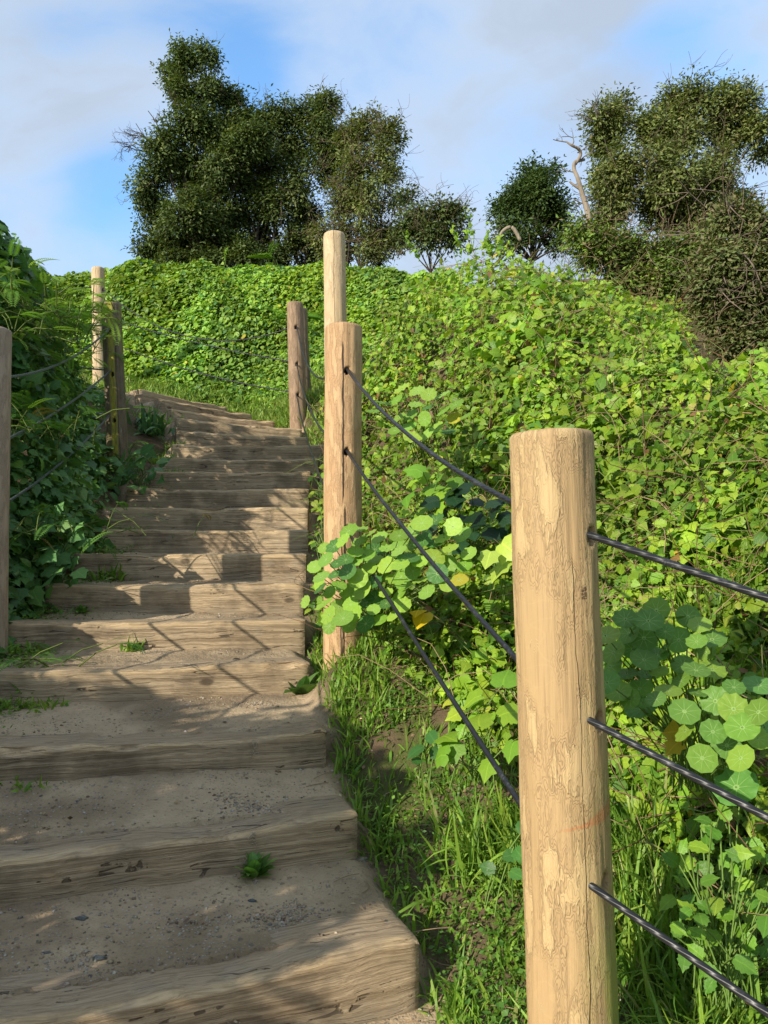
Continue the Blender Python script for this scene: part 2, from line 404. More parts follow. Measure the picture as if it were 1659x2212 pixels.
for X_, Y_, d_ in [(742, 1385, 3.95), (800, 1385, 3.9), (645, 865, 9.3), (690, 850, 9.5)]:
    p_ = P(X_, Y_, d_); ctl.append((p_[0], p_[1], p_[2]))
ctl = np.array(ctl, float)
def _tps(r2): return .5 * r2 * np.log(r2 + 1e-12)
_n = len(ctl)
_K = _tps(((ctl[:, None, :2] - ctl[None, :, :2]) ** 2).sum(-1)) + np.eye(_n) * .05
_Q = np.c_[np.ones(_n), ctl[:, :2]]
_A = np.block([[_K, _Q], [_Q.T, np.zeros((3, 3))]])
_w = np.linalg.solve(_A, np.r_[ctl[:, 2], np.zeros(3)])
def smooth01(a, b, x):
    t = np.clip((x - a) / (b - a), 0, 1); return t * t * (3 - 2 * t)
def land(x, y):
    x = np.asarray(x, float); y = np.asarray(y, float); sh = x.shape; x = x.ravel(); y = y.ravel()
    xc = np.clip(x, -9, 10); yc = np.clip(y, -2, 19)
    z = np.empty_like(x)
    for i in range(0, len(x), 20000):
        a, b = xc[i:i + 20000], yc[i:i + 20000]
        r2 = (a[:, None] - ctl[None, :, 0]) ** 2 + (b[:, None] - ctl[None, :, 1]) ** 2
        z[i:i + 20000] = _tps(r2) @ _w[:_n] + _w[_n] + _w[_n + 1] * a + _w[_n + 2] * b
    far = np.hypot(x - xc, y - yc)
    z = z - far * .02
    return z.reshape(sh)
# cached lookup table
_gx = np.linspace(-10, 10, 401); _gy = np.linspace(-3, 20, 461)
_LG = land(*np.meshgrid(_gx, _gy))
def bil(G, x, y):
    fx = np.clip((x + 10) / 20 * 400, 0, 399.999); fy = np.clip((y + 3) / 23 * 460, 0, 459.999)
    i = fx.astype(int); j = fy.astype(int); a = fx - i; b = fy - j
    return (G[j, i] * (1 - a) + G[j, i + 1] * a) * (1 - b) + (G[j + 1, i] * (1 - a) + G[j + 1, i + 1] * a) * b
def landq(x, y): return bil(_LG, np.asarray(x, float), np.asarray(y, float))

def treads(x, y):
    """height of the trodden treads and how much a point belongs to them"""
    lev = np.full(x.shape, -1.27); ok = np.ones(x.shape, bool); lat = np.zeros(x.shape); frac = np.zeros(x.shape)
    s = ST[0]; L = math.hypot(s[2] - s[0], s[3] - s[1]); ux, uy = (s[2] - s[0]) / L, (s[3] - s[1]) / L
    t = (x - s[0]) * ux + (y - s[1]) * uy
    lat = np.maximum(-t - 1.0, t - L - .02 - .25 * np.clip(2.3 - y, 0, 1)); frac = np.ones(x.shape) * .5
    for k, s in enumerate(ST):
        dx, dy = s[2] - s[0], s[3] - s[1]; L = math.hypot(dx, dy); ux, uy = dx / L, dy / L
        sd = -(x - s[0]) * uy + (y - s[1]) * ux - .115
        ok = ok & (sd > 0)
        t = (x - s[0]) * ux + (y - s[1]) * uy
        l = np.maximum(-t - (.02 if k > 2 else .5), t - L + .02)
        lev = np.where(ok, s[4] - (.012 if k < 7 else .03) + np.clip(sd - .08, 0, .5) * (.2 if k == 1 else .11 if k < 7 else .03), lev); lat = np.where(ok, l, lat); frac = np.where(ok, sd, frac)
    s = ST[-1]; L = math.hypot(s[2] - s[0], s[3] - s[1]); ux, uy = (s[2] - s[0]) / L, (s[3] - s[1]) / L
    sd = -(x - s[0]) * uy + (y - s[1]) * ux
    w = 1 - smooth01(0.0, .14, lat)
    w = np.where(sd > .3, w * np.clip((.6 - sd) / .3, 0, 1), w)
    w = w * smooth01(-.6, .6, y)
    return lev, w

def fbm(x, y, s, seed=0, oct=4):
    """cheap value noise"""
    out = np.zeros(np.shape(x)); amp = 1; tot = 0
    for o in range(oct):
        g = np.random.default_rng(seed * 31 + o).random((64, 64))
        fx = (np.asarray(x) * s * 2 ** o) % 63; fy = (np.asarray(y) * s * 2 ** o) % 63
        i = np.floor(fx).astype(int); j = np.floor(fy).astype(int); a = fx - i; b = fy - j
        a = a * a * (3 - 2 * a); b = b * b * (3 - 2 * b); i2 = (i + 1) % 63; j2 = (j + 1) % 63
        out += amp * ((g[j, i] * (1 - a) + g[j, i2] * a) * (1 - b) + (g[j2, i] * (1 - a) + g[j2, i2] * a) * b)
        tot += amp; amp *= .5
    return out / tot

def surface(x, y, q=False):
    base = landq(x, y) if q else land(x, y)
    lev, w = treads(x, y)
    n = (fbm(x + 50, y + 50, 7, 1) - .5) * .035 + (fbm(x + 50, y + 50, 30, 2, 3) - .5) * .012
    return base * (1 - w) + lev * w + n * (1 - .35 * w), w

gx = np.unique(np.concatenate([np.linspace(-300, -12, 14), np.arange(-12, -3.2, .3), np.arange(-3.2, .9, .024), np.arange(.9, 5, .12), np.arange(5, 12, .4), np.linspace(12, 300, 14)]).round(4))
gy = np.unique(np.concatenate([np.linspace(-300, -4, 12), np.arange(-4, 1.2, .2), np.arange(1.2, 10.9, .024), np.arange(10.9, 16, .12), np.arange(16, 24, .5), np.linspace(24, 400, 14)]).round(4))
X, Y = np.meshgrid(gx, gy)
Z, Wt = surface(X, Y)
nx, ny = len(gx), len(gy)
idx = np.arange(nx * ny).reshape(ny, nx)
q = np.stack([idx[:-1, :-1], idx[:-1, 1:], idx[1:, 1:], idx[1:, :-1]], -1).reshape(-1, 4)
T = np.concatenate([q[:, [0, 1, 2]], q[:, [0, 2, 3]]])
gc = np.zeros((nx * ny, 3)); edge_n = fbm(X + 50, Y + 50, 5, 5)
gc[:, 0] = np.clip(Wt + (edge_n - .5) * .5 * (Wt < .98) * (Wt > .02), 0, 1).ravel(); gc[:, 1] = 1 - Wt.ravel()
ground = mesh_np('ground', np.stack([X, Y, Z], -1).reshape(-1, 3), T, M_ground, col=gc)
tag(ground, kind='structure')

# ------------------------------------------------------------------ timber steps
def make_step(k, s, label):
    a = np.array([s[0], s[1]]); b = np.array([s[2], s[3]]); L = float(np.linalg.norm(b - a)); ux, uy = (b - a) / L
    D, H = .225, .27
    nxs = max(40, int(L / .016)); r0 = .018
    # cross-section loop (y back, z down from the top), dense on the face and the top
    prof = []
    for i in range(16): prof.append((0, -H + (H - r0) * i / 15.))
    for i in range(1, 6):
        t = i / 5. * math.pi / 2; prof.append((r0 - r0 * math.cos(t), -r0 + r0 * math.sin(t)))
    for i in range(1, 15): prof.append((r0 + (D - r0) * i / 14., 0))
    prof.append((D, -H))
    prof = np.array(prof); m = len(prof)
    xs = np.linspace(0, L, nxs); sd = k * 13.7
    V = np.zeros((nxs, m, 3)); C = np.zeros((nxs, m, 3))
    rg = random.Random(k * 5 + 1)
    dip = rg.uniform(.012, .03) + (.016 if k < 2 else 0); c0 = L * rg.uniform(.42, .6); wd = L * rg.uniform(.3, .42)
    for i, x in enumerate(xs):
        e = min(x, L - x)
        w = dip * math.exp(-((x - c0) / wd) ** 2) + (.022 if k < 3 else .012) * mn.noise((x * 3.1, sd, 0)) + .006 * mn.noise((x * 11, sd, 5))
        chip = max(0, mn.noise((x * 4.3, sd, 9)) - .1) * .05 + .004
        endr = math.exp(-e / .012)
        for j, (py, pz) in enumerate(prof):
            fr = math.exp(-py / .09)                  # wear is strongest at the nose
            top = 1 if pz > -.001 else (1 + pz / .05 if pz > -.05 else 0)
            z = pz - w * max(0, top) * (.45 + .55 * fr)
            z -= chip * max(0, top) * math.exp(-py / .02)
            gr = mn.noise((x * 1.7, py * 26 + sd, pz * 30)) * .0035 + mn.noise((x * 5, py * 60, pz * 80 + sd)) * .0015
            y = py + (chip * .8 * max(0, 1 + pz / .035) if py < .02 and pz > -.035 else 0)
            if py < .001: y += gr - .007 * mn.noise((x * 2.2, sd + 3, pz * 5)) + endr * .012
            if top > 0: z += gr - endr * .008
            V[i, j] = (x + (endr * .01 if x < L / 2 else -endr * .01) * 0, y, z)
            ar = math.exp(-((py + (-pz if pz < 0 else 0) - .012) / .022) ** 2) if pz > -.05 and py < .06 else 0
            C[i, j] = (ar, 1 if (top > .9 and py > .02) else 0, max(0, min(1, (-pz - .13) / .08)) * (1 if py < .01 else 0))
    idx = np.arange(nxs * m).reshape(nxs, m); j2 = np.roll(np.arange(m), -1)
    A = idx[:-1][:, np.arange(m)]; B = idx[:-1][:, j2]; Cc = idx[1:][:, j2]; Dd = idx[1:][:, np.arange(m)]
    T = np.concatenate([np.stack([A, Dd, Cc], -1).reshape(-1, 3), np.stack([A, Cc, B], -1).reshape(-1, 3)])
    V = V.reshape(-1, 3); C = C.reshape(-1, 3)
    # sawn ends
    cv = np.array([[0, D * .5, -H * .5], [L, D * .5, -H * .5]]); n0 = len(V)
    V = np.concatenate([V, cv]); C = np.concatenate([C, np.zeros((2, 3))])
    ca = np.stack([np.full(m, n0), idx[0], idx[0][j2]], -1); cb = np.stack([np.full(m, n0 + 1), idx[-1][j2], idx[-1]], -1)
    T = np.concatenate([T, ca, cb])
    o = mesh_np('timber_step', V - np.array([L / 2, 0, 0]), T, M_timber, col=C, smooth=True)
    mid = (a + b) / 2
    o.location = (mid[0], mid[1], s[4]); o.rotation_euler = (0, 0, math.atan2(uy, ux))
    try:
        o.data.set_sharp_from_angle(angle=R(50))
    except Exception: pass
    tag(o, label, 'step', 'timber steps climbing the slope')
    return o
def flakes(step, k, marks):
    s = ST[k]; a = np.array([s[0], s[1]]); bb = np.array([s[2], s[3]]); L = float(np.linalg.norm(bb - a)); B_ = Bag(); rg = np.random.default_rng(k)
    for X_, z0, z1, n in marks:
        u = (X_ - 829.5) / FPX; d_ = bb - a; t = (u * a[1] - a[0]) / (d_[0] - u * d_[1]); x0 = t * L - L / 2
        for i in range(n):
            cx = x0 + rg.normal() * .008; cz = rg.uniform(z0, z1); w = rg.uniform(.0012, .004); h = rg.uniform(.001, .004); y0 = -.0055
            an = np.arange(6) / 6 * 6.283; ring = np.stack([cx + np.cos(an) * w * rg.uniform(.6, 1.2, 6), np.full(6, y0), cz + np.sin(an) * h * rg.uniform(.6, 1.2, 6)], -1)
            V = np.concatenate([ring, ring + np.array([0, .016, 0])]); T = [[0, i_, i_ + 1] for i_ in range(1, 5)] + [[i_, (i_ + 1) % 6, 6 + (i_ + 1) % 6] for i_ in range(6)] + [[i_, 6 + (i_ + 1) % 6, 6 + i_] for i_ in range(6)]
            B_.add(V, T, (.6, .5, .36))
    V = np.concatenate(B_.V); o = mesh_np('paint_marks', V, np.concatenate(B_.T), M_stone, step, np.concatenate(B_.C), None, False); return o
step_labels = [
 'lowest timber step across the bottom, wavy knotted nose and deeply worn right end',
 'second timber step from the bottom, leafy weed at its foot, nose curling up',
 'third timber step from the bottom, pale chalky scrape near its right end',
 'fourth timber step from the bottom, small pale stone on its sunlit face',
 'fifth timber step from the bottom, sunlit, grass tuft growing at its foot',
 'sixth timber step from the bottom, sunlit with fern shadow on its left half',
 'seventh timber step from the bottom, dark left half beside a grassy weed',
 'eighth timber step from the bottom, square post shadow near its right end',
 'ninth timber step from the bottom, shaded left, clearly ribbed grain in the middle',
 'tenth timber step from the bottom, brown, right end beside the cracked post',
 'eleventh timber step from the bottom, deeply split grain along its face',
 'twelfth timber step from the bottom, grey brown, grass creeping over its left end',
 'thirteenth timber step from the bottom, dark face reaching furthest right',
 'fifth timber step from the top, where the flight starts to turn',
 'fourth timber step from the top, its left end grain just showing',
 'third timber step from the top, left end standing proud by green strap leaves',
 'second step from the top, slanting down to the right into the grass',
 'topmost timber step, short dark slanting board below the grassy bank']
for k, s in enumerate(ST):
    o_ = make_step(k, s, step_labels[k])
    if k == 2: flakes(o_, k, [(555, -.095, -.035, 34)])
    if k == 1: flakes(o_, k, [(556, -.08, -.035, 22), (545, -.125, -.105, 14)])
    if k == 0: flakes(o_, k, [(520, -.17, -.12, 26)])

# ------------------------------------------------------------------ fence posts
def make_post(label, base, top, r, mat, holes=(), dens=96, rt=None, seed=0, lump=.004):
    base = np.asarray(base, float); top = np.asarray(top, float); ax = top - base; H = float(np.linalg.norm(ax))
    rt = r * .94 if rt is None else rt
    nv = int(H / (.009 if dens > 90 else .02)); V = []; U = []; CC = []
    W = ax / H
    fwd = np.array([0, -1., 0]); fwd = nrm(fwd - W * fwd.dot(W)); rgt = np.cross(W, fwd) * 1.0
    if rgt[0] < 0: rgt = -rgt
    hs = [((hz - base[2]) / ax[2] * H, ha, hr) for hz, ha, hr in holes]
    for i in range(nv + 1):
        v = H * i / nv; rr = r + (rt - r) * v / H
        c = base + W * v
        bev = max(0, (v - (H - .008)) / .008)
        for j in range(dens):
            ph = -math.pi + 2 * math.pi * j / (dens - 1)
            rad = rr * (1 + .02 * mn.noise((math.cos(ph) * .8 + seed, math.sin(ph) * .8, v * .7))) + lump * mn.noise((math.cos(ph) * 2.5 + seed * 3, math.sin(ph) * 2.5, v * 3.2)) + .0012 * mn.noise((math.cos(ph) * 14, math.sin(ph) * 14 + seed, v * 7)) - bev * .006
            dk = 0.
            for hv, ha, hr in hs:
                da = (ph - ha + math.pi) % (2 * math.pi) - math.pi
                q = math.hypot(da * rr, (v - hv) * .75)
                if q < hr * 1.5: f_ = 1 - smooth01(hr * .75, hr * 1.2, q); rad -= .05 * f_; dk = max(dk, float(f_))
            V.append(c + fwd * (rad * math.cos(ph)) + rgt * (rad * math.sin(ph)))
            U.append((ph * r, v)); CC.append((dk, 0, 0))
    V = np.array(V); U = np.array(U); n = nv + 1
    idx = np.arange(n * dens).reshape(n, dens)
    q = np.stack([idx[:-1, :-1], idx[:-1, 1:], idx[1:, 1:], idx[1:, :-1]], -1).reshape(-1, 4)
    T = np.concatenate([q[:, [0, 1, 2]], q[:, [0, 2, 3]]])
    # sawn top, slightly rough
    rings = 6; V2 = [V]; U2 = [U]; last = idx[-1]; n0 = len(V)
    TT = [T]
    for rg_ in range(1, rings + 1):
        f = 1 - rg_ / rings
        cc = top + W * (.004 * (1 - f)); ring = cc + (V[idx[-1]] - top) * max(f, .001)
        ring = ring + W * np.array([.004 * mn.noise((float(p[0]) * 30, float(p[1]) * 30, seed)) for p in ring])[:, None] * (1 if f > 0 else 0)
        V2.append(ring); U2.append(np.stack([U[idx[-1], 0] * f, np.full(dens, H + (1 - f) * r)], -1))
        cur = np.arange(dens) + n0 + (rg_ - 1) * dens
        qq = np.stack([last[:-1], last[1:], cur[1:], cur[:-1]], -1)
        TT += [qq[:, [0, 1, 2]], qq[:, [0, 2, 3]]]; last = cur
    V = np.concatenate(V2) - base; U = np.concatenate(U2)
    CC = np.concatenate([np.array(CC), np.zeros((len(V) - len(CC), 3))])
    o = mesh_np('fence_post', V, np.concatenate(TT), mat, col=CC, uv=U, loc=base)
    tag(o, label, 'fence post', 'round log posts of the cable railing')
    return o

M_post_near = post_mat('near_post_wood', (.45, .318, .158), (.355, .235, .115), .8,
    cracks=[(.018, .0019, -.2, 1.5)], knots=[(-.079, 1.30, .045), (-.094, .52, .03), (.031, 1.6, .018), (.084, 1.355, .018)], algae=1., band=(.915, -.05),
    stains=[(.042, 1.413, .010, .017)], seed=1.3)
M_post_mid = post_mat('cracked_post_wood', (.50, .32, .165), (.39, .23, .11), .7, cracks=[(.005, .009, 1.05, 1.9), (.016, .012, .2, 1.05), (.002, .006, .2, .95)],
    knots=[(.01, 1.1, .015)], weather=.1, seed=5.1)
M_post_tall = post_mat('pale_post_wood', (.56, .42, .255), (.46, .32, .17), .5, cracks=[(.0, .003, 0, 3)], knots=[(.01, 1.6, .04), (.05, 1.2, .03)], weather=.12, seed=8.2)
M_post_mossy = post_mat('mossy_post_wood', (.17, .125, .07), (.10, .07, .04), .6, cracks=[(.05, .004, .1, 1.4)], weather=.3, lichen=1, seed=11.)
M_post_grey = post_mat('grey_post_wood', (.40, .30, .215), (.28, .20, .14), .5, cracks=[(.02, .003, 0, 1.5)], knots=[(.06, 1.3, .03)], weather=.35, seed=15.)
M_post_brown = post_mat('brown_post_wood', (.31, .20, .12), (.21, .13, .07), .7, cracks=[(.03, .003, 0, 2)], weather=.25, seed=19.)

def ang_to(a, b):
    """angle round the post (0 = towards the camera side, + = right) at which b is seen from a"""
    return math.atan2(b[0] - a[0], -(b[1] - a[1]))

N_ = P(1194, 1150, 1.75); A_ = P(742, 900, 3.95); C_ = P(640, 780, 9.3); E_ = P(213, 660, 10.7)
F_ = P(-16, 900, 4.12); D_ = P(240, 800, 6.85)
H_ = np.array([N_[0] + 1.15, N_[1] - 1.14, 0]); G_ = np.array([-1.86, 1.35, 0]); I_ = np.array([-6.6, 12.2, 0]); J_ = np.array([-4.4, 8.4, 0])

nb = P(1237, 2212, 1.80); nt = P(1190, 937, 1.75)
dirn = (nb - nt) / (nt[2] - nb[2])
nbase = nt + dirn * (nt[2] + 1.45)
def zat(Y, d): return P(829.5, Y, d)[2]
# cable heights
zN = [zat(1127, 1.75), zat(1515, 1.75), zat(1862, 1.75)]
zA = [zat(779, 3.88), zat(957, 3.88), zat(1127, 3.88)]
zC = [zat(702, 9.3), zat(783, 9.3), zat(848, 9.3)]
zE = [zat(617, 10.7), zat(679, 10.7), zat(728, 10.7)]
zF = [zat(817, 4.12), zat(965, 4.12), zat(1110, 4.12)]
zD = [zat(699, 6.8), zat(796, 6.8), zat(894, 6.8)]
zH = [z - .58 for z in zN]; zG = [z - 1.05 for z in zF]; zI = [z + .6 for z in zE]; zJ = [z + .85 for z in zD]

def ez(a, za, b, zb, sag=0, r=.1):
    L = math.hypot(b[0] - a[0], b[1] - a[1]); return za + (zb - za - 4 * sag) / L * r
sAN = (.085, .04, .02); sCA = (.3, .2, .15); sEC = (.45, .06, .1); sFD = (.11, .05, .06)
make_post('big yellow brown log post with knots, nearest, rising in front of the right hillside', nbase, nt, .1, M_post_near,
          [(ez(N_, zN[i], H_, zH[i]) + .002, ang_to(N_, H_), .0135) for i in range(3)] + [(ez(N_, zN[i], A_, zA[i], sAN[i]), ang_to(N_, A_), .0135) for i in range(3)], dens=160, rt=.0955, seed=2)
make_post('cracked orange brown log post with three cable holes beside the middle steps', (P(742, 900, 3.95)[0], 3.95, -.7), P(742, 707, 3.95), .098, M_post_mid,
          [(ez(A_, zA[i], N_, zN[i], sAN[i]), ang_to(A_, N_), .0135) for i in range(3)] + [(ez(A_, zA[i], C_, zC[i], sCA[i]), ang_to(A_, C_), .0135) for i in range(3)], dens=110, rt=.096, seed=4)
make_post('tall pale log post standing directly behind the cracked post', (P(731, 900, 6.2)[0], 6.2, .55), P(722, 507, 6.2), .097, M_post_tall, dens=64, seed=6)
make_post('short brown log post at the top of the steps before the leafy bank', (P(646, 880, 9.3)[0], 9.3, 1.6), P(637, 656, 9.3), .108, M_post_brown,
          [(ez(C_, zC[i], A_, zA[i], sCA[i]), ang_to(C_, A_), .016) for i in range(3)], dens=64, seed=8)
make_post('dark weathered post half hidden behind the short brown post', (P(661, 880, 9.75)[0], 9.75, 1.6), P(648, 668, 9.75), .1, M_post_mossy, dens=48, seed=9)
make_post('mossy yellow streaked log post left of the middle steps', P(257, 1035, 6.95), P(240, 657, 6.85), .094, M_post_mossy,
          [(ez(D_, zD[i], F_, zF[i], sFD[i]), ang_to(D_, F_), .014) for i in range(3)], dens=110, seed=10, lump=.006)
make_post('pale brown log post farthest up the path, behind the mossy post', (P(214, 900, 10.7)[0], 10.7, 2.55), P(212, 580, 10.7), .096, M_post_tall,
          [(ez(E_, zE[i], C_, zC[i], sEC[i]), ang_to(E_, C_), .016) for i in range(3)], dens=64, seed=12)
make_post('grey brown log post cut off by the left edge of the photo', P(-30, 1450, 4.1), P(-15, 713, 4.12), .1, M_post_grey,
          [(ez(F_, zF[i], D_, zD[i], sFD[i]), ang_to(F_, D_), .014) for i in range(3)], dens=96, seed=14)
for nm, q_, zs in (('H', H_, zH), ('G', G_, zG)):
    make_post('log post standing beyond the right edge of the view' if nm == 'H' else 'log post standing beyond the left edge of the view, lower down the steps',
              (q_[0], q_[1], float(landq(q_[0], q_[1])) - .1), (q_[0], q_[1], zs[0] + .19), .1, M_post_grey, dens=40, seed=16)

# ------------------------------------------------------------------ cables
def cable(label, pts, sags, mat, r=.0077):
    path = []
    for a, b, s in zip(pts[:-1], pts[1:], sags):
        a = np.asarray(a, float); b = np.asarray(b, float); L = np.linalg.norm(b - a)
        n = max(14, int(L / .06))
        for i in range(n):
            t = i / n; p = a + (b - a) * t; p = p.copy()
            p[2] -= s * 4 * t * (1 - t)
            p[0] += .004 * mn.noise((t * 3, p[1], 3)); path.append(p)
    path.append(np.asarray(pts[-1], float))
    V, T, U = tube(path, r, 12)
    o = mesh_np('railing_cable', V, T, mat, uv=U)
    tag(o, label, 'cable', 'black cables threaded through the posts')
names = ['top', 'middle', 'bottom']
sR = [(0, .085, .3, .45, .1), (0, .04, .2, .06, .1), (0, .02, .15, .1, .1)]
labR = ['top right-hand railing cable, entering the near post just below its head',
        'middle right-hand railing cable, through the near post at half height',
        'lowest right-hand railing cable, leaving the near post close to the grass']
labL = ['top left-hand cable, sagging from the highest hole of the mossy post to the left edge',
        'middle left-hand cable, sagging from the second hole of the mossy post',
        'lowest left-hand cable, disappearing into leaves below the mossy post']
for i in range(3):
    cable(labR[i], [(H_[0], H_[1], zH[i]), (N_[0], N_[1], zN[i]), (A_[0], A_[1], zA[i]), (C_[0], C_[1], zC[i]), (E_[0], E_[1], zE[i]), (I_[0], I_[1], zI[i])], sR[i], M_cable)
    cable(labL[i], [(G_[0], G_[1], zG[i]), (F_[0], F_[1], zF[i]), (D_[0], D_[1], zD[i]), (J_[0], J_[1], zJ[i])], [(.03, .11, .1), (.03, .05, .1), (.03, .06, .1)][i], M_cable2, .0078)

# ------------------------------------------------------------------ leaf templates: (verts, tris, uv); leaf lies in xy, tip towards +y, base at origin
def fan(outline, cup=.12, center=(0, .45), fold=.15):
    o = np.array(outline, float); n = len(o)
    V = np.concatenate([[center], o]); r = np.linalg.norm(V - np.array(center), axis=1)
    z = -cup * r ** 2 * 1.6 + fold * np.abs(V[:, 0])
    V3 = np.c_[V, z]
    T = np.array([[0, i, i + 1] for i in range(1, n)] + [[0, n, 1]])
    return V3, T, V.copy()
def mirror(l): return l + [(-x, y) for x, y in reversed(l) if abs(x) > 1e-6]
IVY = fan(mirror([(0, 0), (.2, -.08), (.48, .1), (.41, .3), (.5, .54), (.3, .64), (0, 1.0)]), .3, (0, .3), .12)
IVY3 = fan(mirror([(0, .0), (.25, -.12), (.5, .2), (.3, .5), (0, 1.05)]), .3, (0, .35), .16)
HEART = fan(mirror([(0, .04), (.2, -.1), (.45, .08), (.5, .38), (.3, .72), (0, 1.05)]), .3, (0, .4), .12)
OVATE = fan(mirror([(0, 0), (.2, .1), (.3, .34), (.24, .62), (.1, .86), (0, 1.0)]), .25, (0, .45), .22)
SERR = fan(mirror([(0, 0), (.2, .04), (.24, .16), (.35, .22), (.31, .38), (.38, .46), (.26, .6), (.27, .7), (.12, .82), (0, 1.02)]), .25, (0, .45), .2)
th = np.linspace(0, 2 * math.pi, 15)[:-1]
ROUND = fan([(.5 * math.cos(t) * (1 + .05 * math.cos(5 * t)), .5 * math.sin(t) * (1 + .05 * math.cos(5 * t))) for t in th], -.25, (0, 0), 0)
th = np.linspace(0, 2 * math.pi, 28)[:-1]
_o = [(.5 * math.cos(t) * (1 + .045 * math.cos(9 * t)), .5 * math.sin(t) * (1 + .045 * math.cos(9 * t))) for t in th]
def round_fine():
    V = [(0, 0, -.02)]; 
    for f in (.5, 1):
        for i, (a, b) in enumerate(_o): V.append((a * f, b * f, (.03 if f == .5 else .02) + (.035 * math.cos(9 * th[i] + .5) if f == 1 else 0)))
    n = len(_o); T = [[0, 1 + i, 1 + (i + 1) % n] for i in range(n)]
    for i in range(n): a, b, c, d = 1 + i, 1 + (i + 1) % n, 1 + n + (i + 1) % n, 1 + n + i; T += [[a, d, c], [a, c, b]]
    V = np.array(V); return V, np.array(T), V[:, :2].copy()
ROUND_F = round_fine()
LANCE = (np.array([(0, 0, 0), (.21, .5, .05), (0, 1, -.1), (-.21, .5, .05)], float), np.array([[0, 1, 2], [0, 2, 3]]), np.array([(0, 0), (.15, .45), (0, 1), (-.15, .45)], float))
TINY = (np.array([(0, 0, 0), (.3, .5, .06), (0, 1, 0), (-.3, .5, .06)], float), np.array([[0, 1, 2], [0, 2, 3]]), np.array([(0, 0), (.3, .5), (0, 1), (-.3, .5)], float))
def blade_t(bend, wid=.025, n=5, fold=.0):
    V = []; T = []; U = []
    for i in range(n + 1):
        t = i / n; w = wid * (1 - t ** 1.6) * (.6 + .8 * min(1, t * 3)); y = math.sin(t * bend) / bend; z = (1 - math.cos(t * bend)) / bend
        V += [(-w, z, y), (w, z, y)]; U += [(-w, t), (w, t)]
        if i: a = 2 * i - 2; T += [[a, a + 1, a + 3], [a, a + 3, a + 2]]
    return np.array(V), np.array(T), np.array(U)      # grows along +z, bends towards +y
BL = [blade_t(.5), blade_t(1.1), blade_t(1.8), blade_t(2.4)]
def frond_t(np_=13, sub=6, bend=.9):
    """twice divided frond along +y"""
    V = []; T = []
    def quad(a, b, w):
        a = np.array(a); b = np.array(b); d = b - a; p = np.array([-d[1], d[0], 0]); p = p / (np.linalg.norm(p) + 1e-9) * w
        n = len(V); V.extend([a, a + d * .5 + p, b, a + d * .5 - p]); T.extend([[n, n + 1, n + 2], [n, n + 2, n + 3]])
    quad((0, 0, 0), (0, 1, 0), .006)
    for i in range(np_):
        y = .12 + .85 * i / np_; L = .25 * math.sin(math.pi * min(1, .22 + .78 * (1 - i / np_))) * (1.05 - .5 * i / np_)
        for s in (-1, 1):
            b = (s * L, y + L * .35, 0)
            if sub == 0: quad((0, y, 0), b, .022); continue
            quad((0, y, 0), b, .004)
            for j in range(1, sub + 1):
                t = j / (sub + 1); c = (s * L * t, y + L * .35 * t, 0); l2 = .07 * (1 - .55 * t) * (.4 + L * 2)
                for q in (-1, 1): quad(c, (c[0] + s * l2 * .35 + q * .0, c[1] + q * l2, 0), .009)
    V = np.array(V)
    y = V[:, 1].copy(); V[:, 1] = np.sin(y * bend) / bend; V[:, 2] = -(1 - np.cos(y * bend)) / bend - .25 * V[:, 0] ** 2
    return V, np.array(T), V[:, :2].copy()
FROND_S = frond_t(12, 0)
def pinnate(np_=17, bend=1.0):
    V = []; T = []
    V += [(-.004, 0, 0), (.004, 0, 0), (0, 1, 0)]; T.append([0, 1, 2])
    for i in range(np_):
        y = .1 + .88 * i / np_; L = .19 * min(1, (1.12 - y) * 2.2) * min(1, .45 + y * 2.5)
        for s in (-1, 1):
            n = len(V); V += [(0, y - .010, 0), (s * L * .55, y + L * .12 - .017, .012), (s * L, y + L * .35, 0), (s * L * .5, y + L * .22 + .014, .012)]; T += [[n, n + 1, n + 2], [n, n + 2, n + 3]]
    V = np.array(V, float); y = V[:, 1].copy(); V[:, 1] = np.sin(y * bend) / bend; V[:, 2] += -(1 - np.cos(y * bend)) / bend
    return V, np.array(T), V[:, :2].copy()
FROND = pinnate()
FROND_T = frond_t(13, 4, 1.3)

def inst(bag, tpl, pos, nor, head, size, col, jit=.12):
    """scatter copies of a leaf: normal nor, tip heading head"""
    V, T, U = tpl; k = len(pos)
    if k == 0: return
    z = nrm(nor); y = head - (head * z).sum(1, keepdims=True) * z; y = nrm(y); x = np.cross(y, z)
    size = np.asarray(size).reshape(-1, 1, 1)
    asp = 1 + (rng.random((k, 1, 1)) - .5) * 2 * jit
    W = (V[None, :, 0, None] * x[:, None] * asp + V[None, :, 1, None] * y[:, None] + V[None, :, 2, None] * z[:, None] * (1 + (rng.random((k, 1, 1)) - .5) * 1.6)) * size + pos[:, None]
    n = len(V)
    Tt = (T[None] + (np.arange(k) * n)[:, None, None]).reshape(-1, 3)
    bag.add(W.reshape(-1, 3), Tt, np.repeat(col, n, axis=0), np.tile(U, (k, 1)))

def pick(pal, k, var=.16):
    pal = np.array(pal, float); w = pal[:, 3] / pal[:, 3].sum()
    i = rng.choice(len(pal), k, p=w); c = pal[i, :3] * (1 + (rng.random((k, 1)) - .5) * 2 * var) * (1 + (rng.random((k, 3)) - .5) * .12)
    return np.clip(c, .004, .9)

